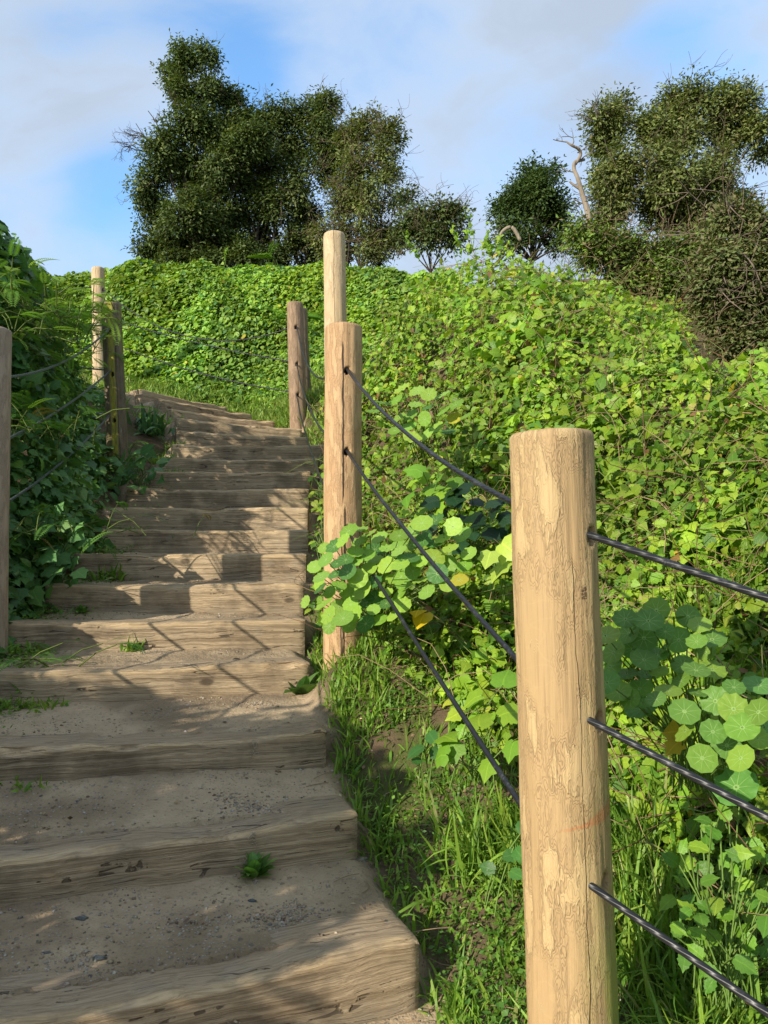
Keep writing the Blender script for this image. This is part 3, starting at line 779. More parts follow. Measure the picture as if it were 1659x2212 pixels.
PAL_LIME = [(.25, .39, .028, 4), (.18, .33, .024, 4), (.33, .45, .04, 1.6), (.11, .23, .02, 2), (.36, .40, .05, .5), (.48, .38, .06, .2), (.22, .12, .05, .35)]
PAL_MID = [(.19, .32, .028, 4), (.26, .38, .03, 4), (.09, .19, .02, 2), (.28, .38, .035, 1.3), (.3, .3, .04, .15)]
PAL_NAST = [(.25, .42, .065, 4), (.31, .47, .06, 3), (.20, .36, .04, 1.5), (.08, .20, .04, 2), (.45, .40, .04, .12)]
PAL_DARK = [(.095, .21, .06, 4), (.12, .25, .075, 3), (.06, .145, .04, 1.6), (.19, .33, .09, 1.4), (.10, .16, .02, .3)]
PAL_GRASS = [(.19, .33, .04, 4), (.26, .39, .05, 3), (.13, .25, .03, 3), (.33, .33, .12, .35)]
PAL_FERN = [(.09, .2, .04, 3), (.13, .26, .05, 3), (.12, .23, .04, 1.2), (.19, .15, .06, .15)]
PAL_TREE = [(.09, .13, .038, 4), (.12, .165, .05, 3), (.06, .09, .028, 2), (.18, .22, .075, 1.2)]
PAL_OLIVE = [(.17, .205, .06, 3), (.13, .165, .05, 3), (.24, .27, .085, 1.3), (.2, .18, .08, .5)]

# ------------------------------------------------------------------ canopy surfaces
st = np.array(ST)
def right_edge(y): return np.interp(y, np.r_[-1., 1., st[:, 3], 14], np.r_[.9, .5, st[:, 2], -2.0])
def left_edge(y): return np.interp(y, np.r_[-1., .8, st[3:, 1], 14], np.r_[-1.6, -1.75, st[3:, 0], -6])
def lumps(x, y, s, seed): return fbm(x + 40, y + 40, s, seed, 3) - .5

def can_right(x, y):
    e = x - right_edge(y)
    gap = np.interp(y, [0, 1.6, 2.4, 3.0, 3.5, 4.2, 9, 10], [.45, .72, .62, .5, .30, .04, .05, .5])
    r = smooth01(0, 1, (e - gap) / np.interp(y, [3.4, 4.4], [.45, .16]))
    h = r * (.24 + .38 * lumps(x, y, 1.6, 11) + .3 * lumps(x, y, 5.5, 12))
    h = h + .38 * np.exp(-(((x - .75) / .9) ** 2 + ((y - 6.6) / .8) ** 2))
    cut = 1 - smooth01(-.1, .2, x - .395 * y) * smooth01(3.9, 4.3, y); r = r * cut; h = h * cut
    return landq(x, y) + np.maximum(h, .015 * r), r
def can_left(x, y):
    e = left_edge(y) - x + .16 * smooth01(2.9, 3.5, y) * (1 - smooth01(5.6, 6.3, y))
    r = smooth01(-.02, .30, e - .02 - .55 * smooth01(6.9, 7.6, y))
    tall = np.interp(y, [0, 1.2, 1.9, 2.4, 2.9, 3.4, 4.1, 4.7, 5.2, 6.4, 7.4, 8.6, 10], [1.75, 1.4, .82, .3, .2, .25, .5, 1.15, 1.95, 1.5, 1.2, .8, .3])  # near end, out of view, is grown taller to shade the lowest steps
    g = .7 * smooth01(6.5, 7.2, y); taller = smooth01(.15 + g, .9 + g, e)
    h = r * (.22 - .1 * smooth01(6.2, 7, y) + tall * (.1 * (1 - smooth01(6.2, 7, y)) + .9 * taller) + .35 * lumps(x, y, 1.8, 21) * (0.3 + taller) + .16 * lumps(x, y, 5, 22))
    return landq(x, y) + np.maximum(h, 0), r

def scatter(can, xr, yr, n, res=.05, wf=None, rmin=.25):
    gx = np.arange(xr[0], xr[1], res); gy = np.arange(yr[0], yr[1], res); X, Y = np.meshgrid(gx, gy)
    Z, r = can(X, Y)
    Zx = np.gradient(Z, res, axis=1); Zy = np.gradient(Z, res, axis=0)
    ar = np.sqrt(1 + np.minimum(Zx ** 2 + Zy ** 2, 25)); N = nrm(np.stack([-Zx, -Zy, np.ones_like(Z)], -1))
    d = np.sqrt(X ** 2 + Y ** 2 + Z ** 2)
    view = -(N * np.stack([X, Y, Z], -1)).sum(-1) / d
    w = ar * (r > rmin) / np.maximum(d, 1.2) ** 1.7 * np.where(view > -.15, 1, .18) * np.where(np.abs(X) < .56 * Y + .25, 1, .3)
    if wf is not None: w = w * wf(X, Y, Z)
    p = (w / w.sum()).ravel(); i = rng.choice(len(p), n, p=p)
    a = (rng.random((n, 2)) - .5) * res; x = X.ravel()[i] + a[:, 0]; y = Y.ravel()[i] + a[:, 1]
    z = Z.ravel()[i] + Zx.ravel()[i] * a[:, 0] + Zy.ravel()[i] * a[:, 1]
    return np.stack([x, y, z], -1), N.reshape(-1, 3)[i]

SUNH = np.array([-.70, -.66, .36])
UP = np.array([0, 0, 1.])
def orient(N, k, rnd=.55, sunw=.6, upw=.3):
    n = nrm(N * .55 + UP * upw + SUNH * sunw + rng.normal(size=(k, 3)) * rnd)
    h = rng.normal(size=(k, 3)) * .8 - UP * .6 + N * .15
    return n, h

def clump_pal(pos, palA, palB, s, seed, k, thr=.5, soft=.08):
    f = fbm(pos[:, 0] + 40, pos[:, 1] + 40, s, seed, 3) + (rng.random(k) - .5) * soft * 2
    a = pick(palA, k); b = pick(palB, k); return np.where((f > thr)[:, None], a, b)

# right hillside: ivy and bramble thicket
def wnast(x, y): return np.exp(-(((x - .0) / .32) ** 2 + ((y - 3.55) / .35) ** 2)) + np.exp(-(((x - .9) / .35) ** 2 + ((y - 2.15) / .5) ** 2)) + np.exp(-(((x - .25) / .3) ** 2 + ((y - 4.7) / .35) ** 2))
b = Bag()
n = 64000
pos, N = scatter(can_right, (-1.2, 7), (.6, 9.3), n)
depth = rng.random(n) ** 1.5 * .27; pos = pos - N * depth[:, None] + UP * (rng.random(n) * .04)[:, None]
nn, hh = orient(N, n, .72)
col = clump_pal(pos, PAL_LIME, PAL_MID, 1.3, 31, n, .44, .12); col = col * (.8 + .4 * smooth01(.36, .64, fbm(pos[:, 0] + 30, pos[:, 1] + 30, 3.2, 35, 3)))[:, None]
big = fbm(pos[:, 0] + 30, pos[:, 1] + 30, 1.1, 33, 2)
sz = (.022 + .044 * rng.random(n) ** 2.4) * (1 + .35 * (big > .55)) 
kind = rng.random(n) + (big - .5) * 1.2
for lo, hi, tp, m in ((-9, .28, IVY3, 1.05), (.28, .6, SERR, 1.15), (.6, .8, IVY, 1.2), (.8, 9, HEART, 1.0)):
    k = (kind > lo) & (kind <= hi); inst(b, tp, pos[k], nn[k], hh[k], sz[k] * m, col[k])
o = b.build('ivy', M_ivy); tag(o, 'lime green ivy and bramble leaves covering the whole right hillside', 'ivy', kind='stuff')

# bare runners and dead stalks between the leaves
b = Bag(); n = 2600
pos, N = scatter(can_right, (-.8, 6), (1, 9), n)
for i in range(n):
    L = rng.uniform(.12, .5); d = nrm(rng.normal(size=3) * np.array([1, 1, .6]) + np.array([0, 0, .3])); m = pos[i] - N[i] * rng.uniform(-.05, .12)
    t = np.linspace(0, 1, 5)[:, None]; pts = m + d * L * t + rng.normal(size=3) * L * .18 * np.sin(t * 3.14)
    V, T, U = tube(pts, np.linspace(.0026, .0012, 5), 3, False); b.add(V, T, [(.2, .13, .07), (.28, .2, .11), (.16, .2, .05), (.14, .07, .04)][i % 4], U)
o = b.build('dry_stalks', M_stem); tag(o, 'thin brown stalks and runners threaded through the hillside ivy', 'stalks', kind='stuff')

# far bank behind the steps: nasturtium field up to the ridge
def can_far(x, y):
    e = smooth01(10.3, 11.8, y + .18 * (x + 2)) * (x < 1.2)
    return landq(x, y) + e * (.24 + .5 * lumps(x, y, .9, 41) + .26 * lumps(x, y, 3, 42)), e
b = Bag(); b2 = Bag(); n = 60000
pos, N = scatter(can_far, (-9, 1.2), (10.4, 14.4), n, .07)
depth = rng.random(n) ** 1.6 * .22; pos = pos - N * depth[:, None]
nn, hh = orient(N, n, .62, .6, .45)
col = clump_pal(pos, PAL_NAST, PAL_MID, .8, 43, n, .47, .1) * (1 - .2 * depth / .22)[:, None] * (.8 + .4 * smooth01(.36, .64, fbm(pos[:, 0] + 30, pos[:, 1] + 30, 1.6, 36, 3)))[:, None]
low = fbm(pos[:, 0] + 20, pos[:, 1] + 20, .7, 44, 2) + (rng.random(n) - .5) * .3 - .1 * (pos[:, 2] < 3.8)
k = low > .42
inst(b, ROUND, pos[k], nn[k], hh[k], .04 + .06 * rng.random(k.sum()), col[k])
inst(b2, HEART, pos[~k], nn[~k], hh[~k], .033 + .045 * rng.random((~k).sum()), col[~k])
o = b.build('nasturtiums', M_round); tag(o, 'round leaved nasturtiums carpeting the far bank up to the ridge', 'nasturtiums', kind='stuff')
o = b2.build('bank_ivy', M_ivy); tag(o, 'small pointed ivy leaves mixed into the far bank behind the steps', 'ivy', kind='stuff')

# left bank: dark leafy thicket
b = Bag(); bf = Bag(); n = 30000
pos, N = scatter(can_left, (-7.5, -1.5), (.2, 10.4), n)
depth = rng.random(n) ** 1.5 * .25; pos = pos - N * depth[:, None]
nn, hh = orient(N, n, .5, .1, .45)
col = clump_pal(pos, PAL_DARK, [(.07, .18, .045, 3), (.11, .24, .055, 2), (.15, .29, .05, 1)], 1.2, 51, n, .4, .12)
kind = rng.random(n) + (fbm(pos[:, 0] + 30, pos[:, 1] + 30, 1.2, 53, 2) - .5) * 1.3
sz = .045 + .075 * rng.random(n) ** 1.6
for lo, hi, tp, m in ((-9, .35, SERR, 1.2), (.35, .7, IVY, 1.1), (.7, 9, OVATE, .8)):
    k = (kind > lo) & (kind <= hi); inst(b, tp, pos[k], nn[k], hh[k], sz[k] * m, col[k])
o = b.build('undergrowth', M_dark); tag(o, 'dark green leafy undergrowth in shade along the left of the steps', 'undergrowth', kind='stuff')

# ferns growing out of the left bank
def fern(label, x, y, n, L, hgt=.25, tpl=FROND, pal=PAL_FERN, z=None, lean=(0, 0), up=(.5, 1.3), fromleft=True, spread=.1):
    zz = float(can_left(np.array([x]), np.array([y]))[0][0]) - (.66 if x < -2.7 else .38) if z is None else z
    root = empty('fern', (x, y, zz)); b = Bag(); s = Bag()
    for i in range(n):
        a = rng.uniform(0, 6.283); l = L * rng.uniform(.6, 1.1); el = rng.uniform(*up)
        h = np.array([math.cos(a) * math.cos(el) + lean[0], math.sin(a) * math.cos(el) + lean[1], math.sin(el)]); h = nrm(h)
        base = np.array([x, y, zz]) + np.array([rng.normal() * spread, rng.normal() * spread, 0])
        p1 = base + h * hgt * rng.uniform(.6, 1.3)
        V, T, U = tube([base, (base + p1) / 2 + np.array([0, 0, .02]), p1], [.004, .0035, .003], 4, False); s.add(V, T, (.10, .13, .03), U)
        nor = np.array([-h[0] * math.sin(el), -h[1] * math.sin(el), math.cos(el) + .2]) + rng.normal(size=3) * .15
        inst(b, tpl, p1[None], nor[None], h[None], [l], pick(pal, 1), .1)
    b.build('foliage', M_fern, root); s.build('stems', M_stem, root)
    tag(root, label, 'fern', 'ferns on the left bank'); return root
PAL_FERN_LIT = [(.24, .4, .08, 3), (.17, .33, .06, 2), (.19, .28, .06, 1)]  # sunlight on the bank-top ferns is put into this brighter green
f_labels = ['bright feathery fern topping the left bank against the sky', 'long fronded fern arching out over the ridge line at left', 'deep green fern right behind the post at the left edge',
            'fern hanging beside the upper left cable', 'fern beside the mossy post, under its top hole', 'shaded fern drooping over the left ends of the lower steps', 'fern between the two left cables',
            'small fern on the far path corner left of the pale far post', 'fern low on the bank below the lowest left cable']
for lab, (fx, fy, nf, L, up) in zip(f_labels, [(-2.72, 5.2, 170, .22, (.1, 1.2)), (-3.15, 6.6, 140, .24, (.1, 1.1)), (-2.65, 4.6, 130, .22, (.0, 1.2)), (-2.95, 5.9, 150, .27, (.0, 1.2)),
        (-3.15, 7.1, 100, .27, (.1, 1.2)), (-2.2, 4.15, 60, .18, (-.2, .7)), (-2.78, 5.0, 140, .22, (-.2, 1.1)), (-3.95, 8.4, 110, .32, (.3, 1.3)), (-2.32, 4.9, 90, .2, (-.4, .8))]):
    fern(lab, fx, fy, nf, L, .22, FROND, PAL_FERN_LIT if fx < -2.7 else PAL_FERN, up=up, spread=.33)
# light green ferns on the right and far bank
fern('pale green fern patch on the bank left of the tall post', -1.25, 12.0, 26, .55, .2, FROND_S, [(.2, .38, .06, 1)], z=float(landq(-1.25, 12.0)) + .05, up=(.4, 1.3), spread=.35)
fern('upright young fern on the ridge below the dark trees', -2.0, 13.4, 6, .6, .25, FROND_S, [(.16, .3, .04, 1)], z=float(landq(-2.0, 13.4)) + .1, up=(1.0, 1.4))

# ------------------------------------------------------------------ grasses
def grass(name, label, pts, hmin, hmax, pal, wid=1.0, tilt=.35, kind='stuff', mat=M_grass, cat='grass', parent=None, group=None):
    b = Bag(); n = len(pts)
    h = rng.uniform(hmin, hmax, n); a = rng.uniform(0, 6.283, n); t = rng.normal(size=n) * tilt
    z = nrm(np.stack([np.sin(t) * np.cos(a), np.sin(t) * np.sin(a), np.cos(t)], -1))
    hd = rng.normal(size=(n, 3)); y = nrm(hd - (hd * z).sum(1, keepdims=True) * z); x = np.cross(y, z); c = pick(pal, n)
    w = rng.uniform(.7, 1.5, n) * wid
    kd = rng.integers(0, 4, n)
    for q in range(4):
        k = np.where(kd == q)[0]; V, T, U = BL[q]
        W = (V[None, :, 0, None] * x[k][:, None] * (w[k] / np.maximum(h[k], .05) * .16)[:, None, None] + V[None, :, 1, None] * y[k][:, None] + V[None, :, 2, None] * z[k][:, None]) * h[k][:, None, None] + pts[k][:, None]
        b.add(W.reshape(-1, 3), (T[None] + (np.arange(len(k)) * len(V))[:, None, None]).reshape(-1, 3), np.repeat(c[k], len(V), axis=0), np.tile(U, (len(k), 1)))
    o = b.build(name, mat, parent)
    if parent is None: tag(o, label, cat, group, kind)
    return o
def ground_pts(n, f, xr, yr, lift=-.01):
    out = []; tot = 0
    while tot < n:
        x = rng.uniform(*xr, n * 2); y = rng.uniform(*yr, n * 2); k = rng.random(n * 2) < f(x, y); x, y = x[k], y[k]
        z, w = surface(x, y, True); out.append(np.stack([x, y, z + lift], -1)); tot += len(x)
        if len(out) > 60: break
    return np.concatenate(out)[:n]
def tuftn(x, y, s=6, seed=61): return smooth01(.45, .62, fbm(x + 20, y + 20, s, seed, 3))
def f_verge(x, y):
    e = x - right_edge(y)
    out = smooth01(.0, .10, e) * (1 - smooth01(1.2, 1.8, e)) * (.2 + .8 * tuftn(x, y))
    dirt = np.exp(-((e - .25) / .22) ** 2) * smooth01(2.1, 2.5, y) * (1 - smooth01(3.4, 3.7, y)) * .4
    return out * (1 - dirt) / np.maximum(y, 1.) ** .8
grass('verge_grass', 'short green grass on the verge right of the steps', ground_pts(26000, f_verge, (-.7, 2.4), (1.2, 5)), .03, .13, PAL_GRASS)
def f_tall(x, y):
    return smooth01(.42, .6, fbm(x + 9, y + 9, 4, 63, 2)) * smooth01(.15, .35, x - right_edge(y)) * (x < 1.6) * smooth01(-.1, .4, x * 1.0 + (2.6 - y) * .5)
grass('long_grass', 'long loose grass blades round the foot of the near post', ground_pts(6000, f_tall, (.0, 1.9), (1.2, 3.1)), .12, .34, PAL_GRASS, 1.1, .5)
def f_top(x, y):
    lev, w = treads(x, y)
    return (w < .35) * (np.exp(-(((x + 1.2) / 1.1) ** 2 + ((y - 10.2) / .9) ** 2)) + 1.2 * np.exp(-(((x + 2.9) / 1.0) ** 2 + ((y - 10.8) / .55) ** 2)) + .8 * (np.abs(x - right_edge(y) - .15) < .2) * (y > 7.5)) * (.35 + .65 * tuftn(x, y, 3))
grass('bank_grass', 'light yellow green grass on the bank around the top steps', ground_pts(13000, f_top, (-5, 0), (7.4, 11.8)), .07, .24, [(.24, .36, .06, 3), (.32, .4, .09, 2), (.17, .29, .05, 2)], 1.5, .55)
# clover, chickweed: tiny leaves on the verges and at the foot of the risers
def f_weed(x, y):
    e = x - right_edge(y); l = left_edge(y) - x
    lev, w = treads(x, y)
    r = smooth01(.02, .12, e) * (1 - smooth01(1.0, 1.5, e)) * tuftn(x, y, 4, 65)
    lf = np.exp(-((l + .12) / .16) ** 2) * (.35 + .65 * tuftn(x, y, 3, 66)) * smooth01(2.6, 3.2, y)
    return np.clip(r * np.interp(y, [1, 3, 3.6, 5], [.8, .4, 1, .4]) + lf * 1.0, 0, 1) / np.maximum(y, 1.5) ** .6
pts = ground_pts(24000, f_weed, (-2.7, 2.2), (1.2, 7.5), .005); n = len(pts)
pts[:, 2] += rng.random(n) ** 2 * .055 * (1 + 1.2 * (pts[:, 0] > right_edge(pts[:, 1])))
b = Bag(); nn = nrm(UP + rng.normal(size=(n, 3)) * .45 + SUNH * .2)
col = clump_pal(pts, [(.16, .30, .03, 1), (.22, .36, .05, 1), (.11, .23, .025, 1)], [(.09, .2, .03, 2), (.14, .27, .03, 1)], 3, 67, n, .5, .1)
inst(b, TINY, pts, nn, rng.normal(size=(n, 3)), rng.uniform(.010, .026, n), col, .3)
o = b.build('clover', M_grass); tag(o, 'clover and chickweed carpeting the edges of the steps', 'clover', kind='stuff')

# ------------------------------------------------------------------ separate plants
def broad_plant(name, label, pos_list, size, pal, tpl, mat, stemcol=(.12, .2, .04), cat='plant', group=None, nor_rnd=.28, foot=None, sunw=.6, upw=.5):
    pos = np.array(pos_list, float); k = len(pos)
    ft = pos.mean(0) - np.array([0, -.02, .3]) if foot is None else np.array(foot, float)
    root = empty(name, ft); b = Bag(); s = Bag()
    nor = nrm(UP * upw + SUNH * sunw + np.array([0, -.25, 0]) + rng.normal(size=(k, 3)) * nor_rnd)
    hd = rng.normal(size=(k, 3)) * .5 + (pos - ft) * 1.5 - UP * .3
    inst(b, tpl, pos, nor, hd, rng.uniform(size * .75, size * 1.15, k), pick(pal, k), .06)
    for p in pos:
        a = ft + np.array([rng.normal() * .04, rng.normal() * .04, 0]); t = np.linspace(0, 1, 6)[:, None]
        q = a + (p - a) * t + np.array([0, 0, -.0]) - (p - a) * np.array([1, 1, 0]) * (t * (1 - t)) * .6
        V, T, U = tube(q, .0022, 4, False); s.add(V, T, stemcol, U)
    b.build('leaves', mat, root); s.build('stems', M_stem, root)
    tag(root, label, cat, group); return root

def patch(cX, cY, rX, rY, d, n, slope=0., dj=.12, mind=22):
    out = []; pix = []
    for _ in range(n * 40):
        a, r = rng.uniform(0, 6.283), math.sqrt(rng.random()); X_ = cX + rX * r * math.cos(a); Y_ = cY + rY * r * math.sin(a)
        if all(math.hypot(X_ - p, (Y_ - q)) > mind for p, q in pix):
            pix.append((X_, Y_)); out.append(P(X_, Y_, d + (cY - Y_) * slope + rng.normal() * dj))
        if len(out) >= n: break
    return out
nast = 'nasturtium clumps on the right bank'
broad_plant('nasturtium', 'round leaved nasturtium clump around the foot of the cracked post',
            patch(780, 1250, 105, 108, 3.3, 66, .0008, .07, 21) + patch(930, 1200, 85, 80, 3.05, 30, .0008, .07, 24) + [P(712, 1352, 3.4), P(660, 1300, 3.5), P(690, 1255, 3.4)],
            .082, PAL_NAST, ROUND_F, M_round, group=nast, cat='nasturtium', foot=P(800, 1360, 3.75))
broad_plant('nasturtium', 'blue green nasturtium clump right of the near post at mid height',
            patch(1420, 1420, 130, 105, 2.05, 36, .0005, .06, 28) + patch(1560, 1560, 90, 90, 1.9, 12, .0005, .06, 38), .068, [(.14, .28, .05, 3), (.18, .32, .045, 2), (.25, .38, .05, 1)], ROUND_F, M_round, group=nast, cat='nasturtium', foot=P(1500, 1700, 2.3))
broad_plant('nasturtium', 'nasturtium clump higher up the bank right of the cracked post, beside the upper cable',
            patch(905, 890, 105, 55, 3.9, 28, .001, .05, 24), .09, PAL_NAST, ROUND_F, M_round, group=nast, cat='nasturtium', foot=P(920, 990, 4.5))
broad_plant('nasturtium', 'few nasturtium leaves near the right edge, low on the bank beside a yellow leaf',
            [P(1590, 1700, 1.9), P(1650, 1580, 2.0), P(1385, 1530, 2.1), P(1300, 1470, 2.3), P(1640, 1480, 2.2)], .095, [(.15, .33, .07, 1)], ROUND_F, M_round, group=nast, cat='nasturtium', foot=P(1600, 1850, 2.1))
broad_plant('mallow_plant', 'soft green leafy plant right of the foot of the mossy post', patch(300, 1010, 50, 42, 6.55, 34, .001, .08, 9), .13, [(.10, .22, .07, 2), (.14, .28, .08, 1)], SERR, M_dark, cat='plant', foot=P(300, 1050, 6.75))
broad_plant('mallow_plant', 'pale green leafy plant low on the left bank above the left cable shadow', patch(95, 1190, 85, 90, 4.75, 56, .001, .1, 12), .11, [(.11, .24, .08, 2), (.16, .31, .09, 1)], IVY, M_dark, cat='plant', foot=P(110, 1280, 5.1))
# larger ivy leaves near the foot of the bank
broad_plant('ivy_plant', 'large lobed lime green ivy leaves low between the steps and the near post',
            [P(990, 1600, 2.75), P(1035, 1570, 2.72), P(1075, 1545, 2.8), P(965, 1630, 2.7), P(1040, 1500, 2.9), P(1085, 1480, 2.9), P(1110, 1600, 2.8), P(1000, 1540, 2.85), P(1060, 1640, 2.7), P(950, 1590, 2.8)], .1, [(.25, .4, .03, 2), (.17, .32, .03, 1)], IVY, M_ivy, cat='ivy plant', foot=P(1040, 1700, 2.85))
broad_plant('ivy_plant', 'glossy yellow green ivy leaf cluster touching the left side of the near post',
            [P(1080, 1170, 3.1), P(1060, 1190, 3.05), P(1095, 1210, 3.1)] , .115, [(.4, .52, .08, 1)], IVY, M_ivy, cat='ivy plant', foot=P(1080, 1300, 3.25))
broad_plant('ivy_plant', 'pale ivy leaves under the upper cable halfway up the bank',
            patch(930, 1050, 60, 45, 3.6, 12, 0, .05, 20), .1, [(.26, .42, .035, 2), (.16, .32, .03, 1)], IVY, M_ivy, cat='ivy plant', foot=P(930, 1130, 3.75))
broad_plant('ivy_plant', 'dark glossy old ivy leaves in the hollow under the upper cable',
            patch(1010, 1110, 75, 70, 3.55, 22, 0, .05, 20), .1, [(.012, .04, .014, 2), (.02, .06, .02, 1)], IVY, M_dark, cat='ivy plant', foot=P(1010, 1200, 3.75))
broad_plant('bramble', 'serrated bramble leaves at the lower right corner of the hillside', patch(1560, 1950, 115, 180, 1.95, 70, .0002, .09, 22), .05, [(.17, .34, .03, 2), (.11, .25, .03, 2), (.25, .4, .04, 1)], SERR, M_ivy, cat='bramble', foot=P(1560, 2150, 1.95))
broad_plant('bramble', 'small dark bramble sprig at the foot of the near post, left side', [P(1085, 1850, 2.3), P(1110, 1830, 2.3), P(1070, 1880, 2.3), P(1100, 1880, 2.28), P(1125, 1800, 2.3)], .065, [(.07, .19, .035, 1)], SERR, M_ivy, cat='bramble', foot=P(1095, 1960, 2.35))
broad_plant('bramble', 'bramble sprig below the large ivy leaves beside the dirt verge', [P(915, 1610, 2.8), P(935, 1640, 2.8), P(905, 1650, 2.78), P(950, 1600, 2.85), P(925, 1580, 2.85)], .07, [(.06, .17, .035, 1)], SERR, M_ivy, cat='bramble', foot=P(925, 1700, 2.85))
bp_ = []
for s_ in ST[4:12]:
    for q_ in range(16): bp_.append((s_[2] + rng.uniform(.02, .22), s_[3] + rng.uniform(-.2, .35), s_[4] + rng.uniform(-.2, .14)))
broad_plant('bramble', 'low bramble and ivy leaves crowding the right ends of the middle steps', bp_[:64], .06, PAL_MID[:4], SERR, M_ivy, cat='bramble', foot=(ST[6][2] + .15, ST[6][3], ST[6][4] - .15))
broad_plant('bramble', 'ivy leaves at the right ends of the upper steps behind the cracked post', bp_[64:], .06, PAL_MID[:4], HEART, M_ivy, cat='bramble', foot=(ST[9][2] + .15, ST[9][3], ST[9][4] - .15))
broad_plant('yellow_leaf', 'bright yellow dying leaf below the nasturtiums at the cracked post', [P(905, 1315, 3.3), P(918, 1322, 3.3)], .085, [(.75, .5, .02, 1)], HEART, M_ivy, cat='leaf', foot=P(910, 1370, 3.4))
broad_plant('yellow_leaf', 'yellow and brown leaf among the low nasturtiums at right', [P(1480, 1580, 2.05), P(1468, 1600, 2.05)], .07, [(.55, .4, .03, 1)], IVY, M_ivy, cat='leaf', foot=P(1480, 1660, 2.1))

def rosette(name, label, x, y, n, L, pal, tpl=OVATE, mat=M_ivy, cat='weed', el=(.2, .9)):
    z = float(surface(np.array([x]), np.array([y]), True)[0][0]); root = empty(name, (x, y, z)); b = Bag()
    for i in range(n):
        a = rng.uniform(0, 6.283); e = rng.uniform(*el); h = np.array([math.cos(a) * math.cos(e), math.sin(a) * math.cos(e), math.sin(e)])
        nor = np.array([-math.cos(a) * math.sin(e), -math.sin(a) * math.sin(e), math.cos(e)])
        inst(b, tpl, (np.array([x, y, z]) + h * .01)[None], nor[None], h[None], [L * rng.uniform(.6, 1.1)], pick(pal, 1))
    b.build('leaves', mat, root); tag(root, label, cat, 'weeds growing on the steps'); return root
def on_step(k, X, off=-.04):
    """ground spot just in front of riser k at photo column X"""
    s = ST[k]; u = (X - 829.5) / FPX; dx, dy = s[2] - s[0], s[3] - s[1]
    t = (u * s[1] - s[0]) / (dx - u * dy); return s[0] + dx * t + dy / math.hypot(dx, dy) * 0, s[1] + dy * t + off
PW = [(.14, .28, .06, 2), (.19, .36, .07, 1)]
x, y = on_step(1, 560, -.03); rosette('leafy_weed', 'broad leaved green weed at the foot of the second step', x, y, 30, .085, PW, el=(.1, 1.35))
x, y = on_step(3, 655, -.03); rosette('leafy_weed', 'drooping leafy weed at the right end of the fourth step', x, y, 10, .16, [(.1, .2, .05, 1)], el=(.3, 1.1))
x, y = on_step(5, 188, -.05); rosette('leafy_weed', 'small dense weed on the left of the tread below the sixth step', x, y, 40, .05, PW, TINY, el=(.2, 1.4))
x, y = on_step(1, 8, -.08); rosette('leafy_weed', 'weed fragment at the left edge on the second lowest tread', x, y, 10, .06, PW, el=(.3, 1.1))
def tuft(label, x, y, n, h0, h1, pal=PAL_GRASS, wid=1.4, spread=.03, name='grass_tuft', cat='grass tuft'):
    z = float(surface(np.array([x]), np.array([y]), True)[0][0]); root = empty(name, (x, y, z))
    pts = np.stack([x + rng.normal(size=n) * spread, y + rng.normal(size=n) * spread * .6, np.full(n, z - .004)], -1)
    grass('blades', '', pts, h0, h1, pal, wid, .75, parent=root); tag(root, label, cat, 'grass tufts growing on the steps')
x, y = on_step(4, 300, -.03); tuft('grass tuft in the sun at the foot of the fifth step', x, y, 46, .05, .13)
x, y = on_step(6, 240, -.04); tuft('wide grass tuft at the foot of the seventh step', x, y, 80, .06, .16, spread=.07)
x, y = on_step(3, 60, -.05); tuft('low weedy tuft at the left foot of the fourth step', x, y, 90, .03, .08, spread=.1)
x, y = on_step(4, 60, -.05); tuft('bright weedy tuft at the left foot of the fifth step', x, y, 110, .04, .1, spread=.1)
x, y = on_step(2, 60, -.05); tuft('sparse green tuft at the left foot of the third step', x, y, 40, .02, .06, spread=.08)
x, y = on_step(11, 365, -.05); tuft('grass tuft on the left end of the twelfth step', x, y, 90, .06, .15, spread=.08)
x, y = on_step(12, 372, -.1); tuft('grass tuft left of the thirteenth step, by the mossy post', x - .08, y, 120, .08, .2, spread=.12)
x, y = on_step(15, 345, -.1); tuft('grass tuft among the strap leaves below the top left step ends', x - .1, y, 140, .08, .22, spread=.14)
x, y = on_step(13, 375, -.05); tuft('grass tuft by the left end of the fourteenth step', x, y, 60, .08, .2, spread=.06)
tuft('long blue green strap leaves beside the upper left step ends', -2.56, 8.2, 60, .26, .42, [(.06, .14, .05, 2), (.09, .19, .07, 1)], 4.5, .12, 'strap_leaf_plant', 'plant')

# ------------------------------------------------------------------ stones and litter
def stone_verts(r, seed):
    g = [(math.sin(a) * math.cos(p), math.sin(a) * math.sin(p), math.cos(a)) for a in (.5, 1.2, 1.95, 2.65) for p in np.arange(6) / 6 * 6.283 + a]
    V = np.array([(0, 0, 1)] + g + [(0, 0, -1)]); q = np.random.default_rng(seed); V = V * (1 + (q.random((len(V), 1)) - .5) * .5) * np.array([1, q.uniform(.55, 1), q.uniform(.3, .6)]) * r
    T = [[0, 1 + (i), 1 + (i + 1) % 6] for i in range(6)]
    for k in range(3):
        for i in range(6): a, b_, c, d = 1 + k * 6 + i, 1 + k * 6 + (i + 1) % 6, 7 + k * 6 + (i + 1) % 6, 7 + k * 6 + i; T += [[a, d, c], [a, c, b_]]
    T += [[25, 19 + (i + 1) % 6, 19 + i] for i in range(6)]
    return V, np.array(T)
SV = [stone_verts(1, i) for i in range(8)]
def f_grav(x, y):
    lev, w = treads(x, y); return w * smooth01(.4, .62, fbm(x + 5, y + 5, 3, 71, 3)) / np.maximum(y, 1) ** 1.5 + .03 * (np.abs(x - right_edge(y) - .3) < .3)
pts = ground_pts(9000, f_grav, (-2.2, .7), (1.4, 6), 0)
hp = []
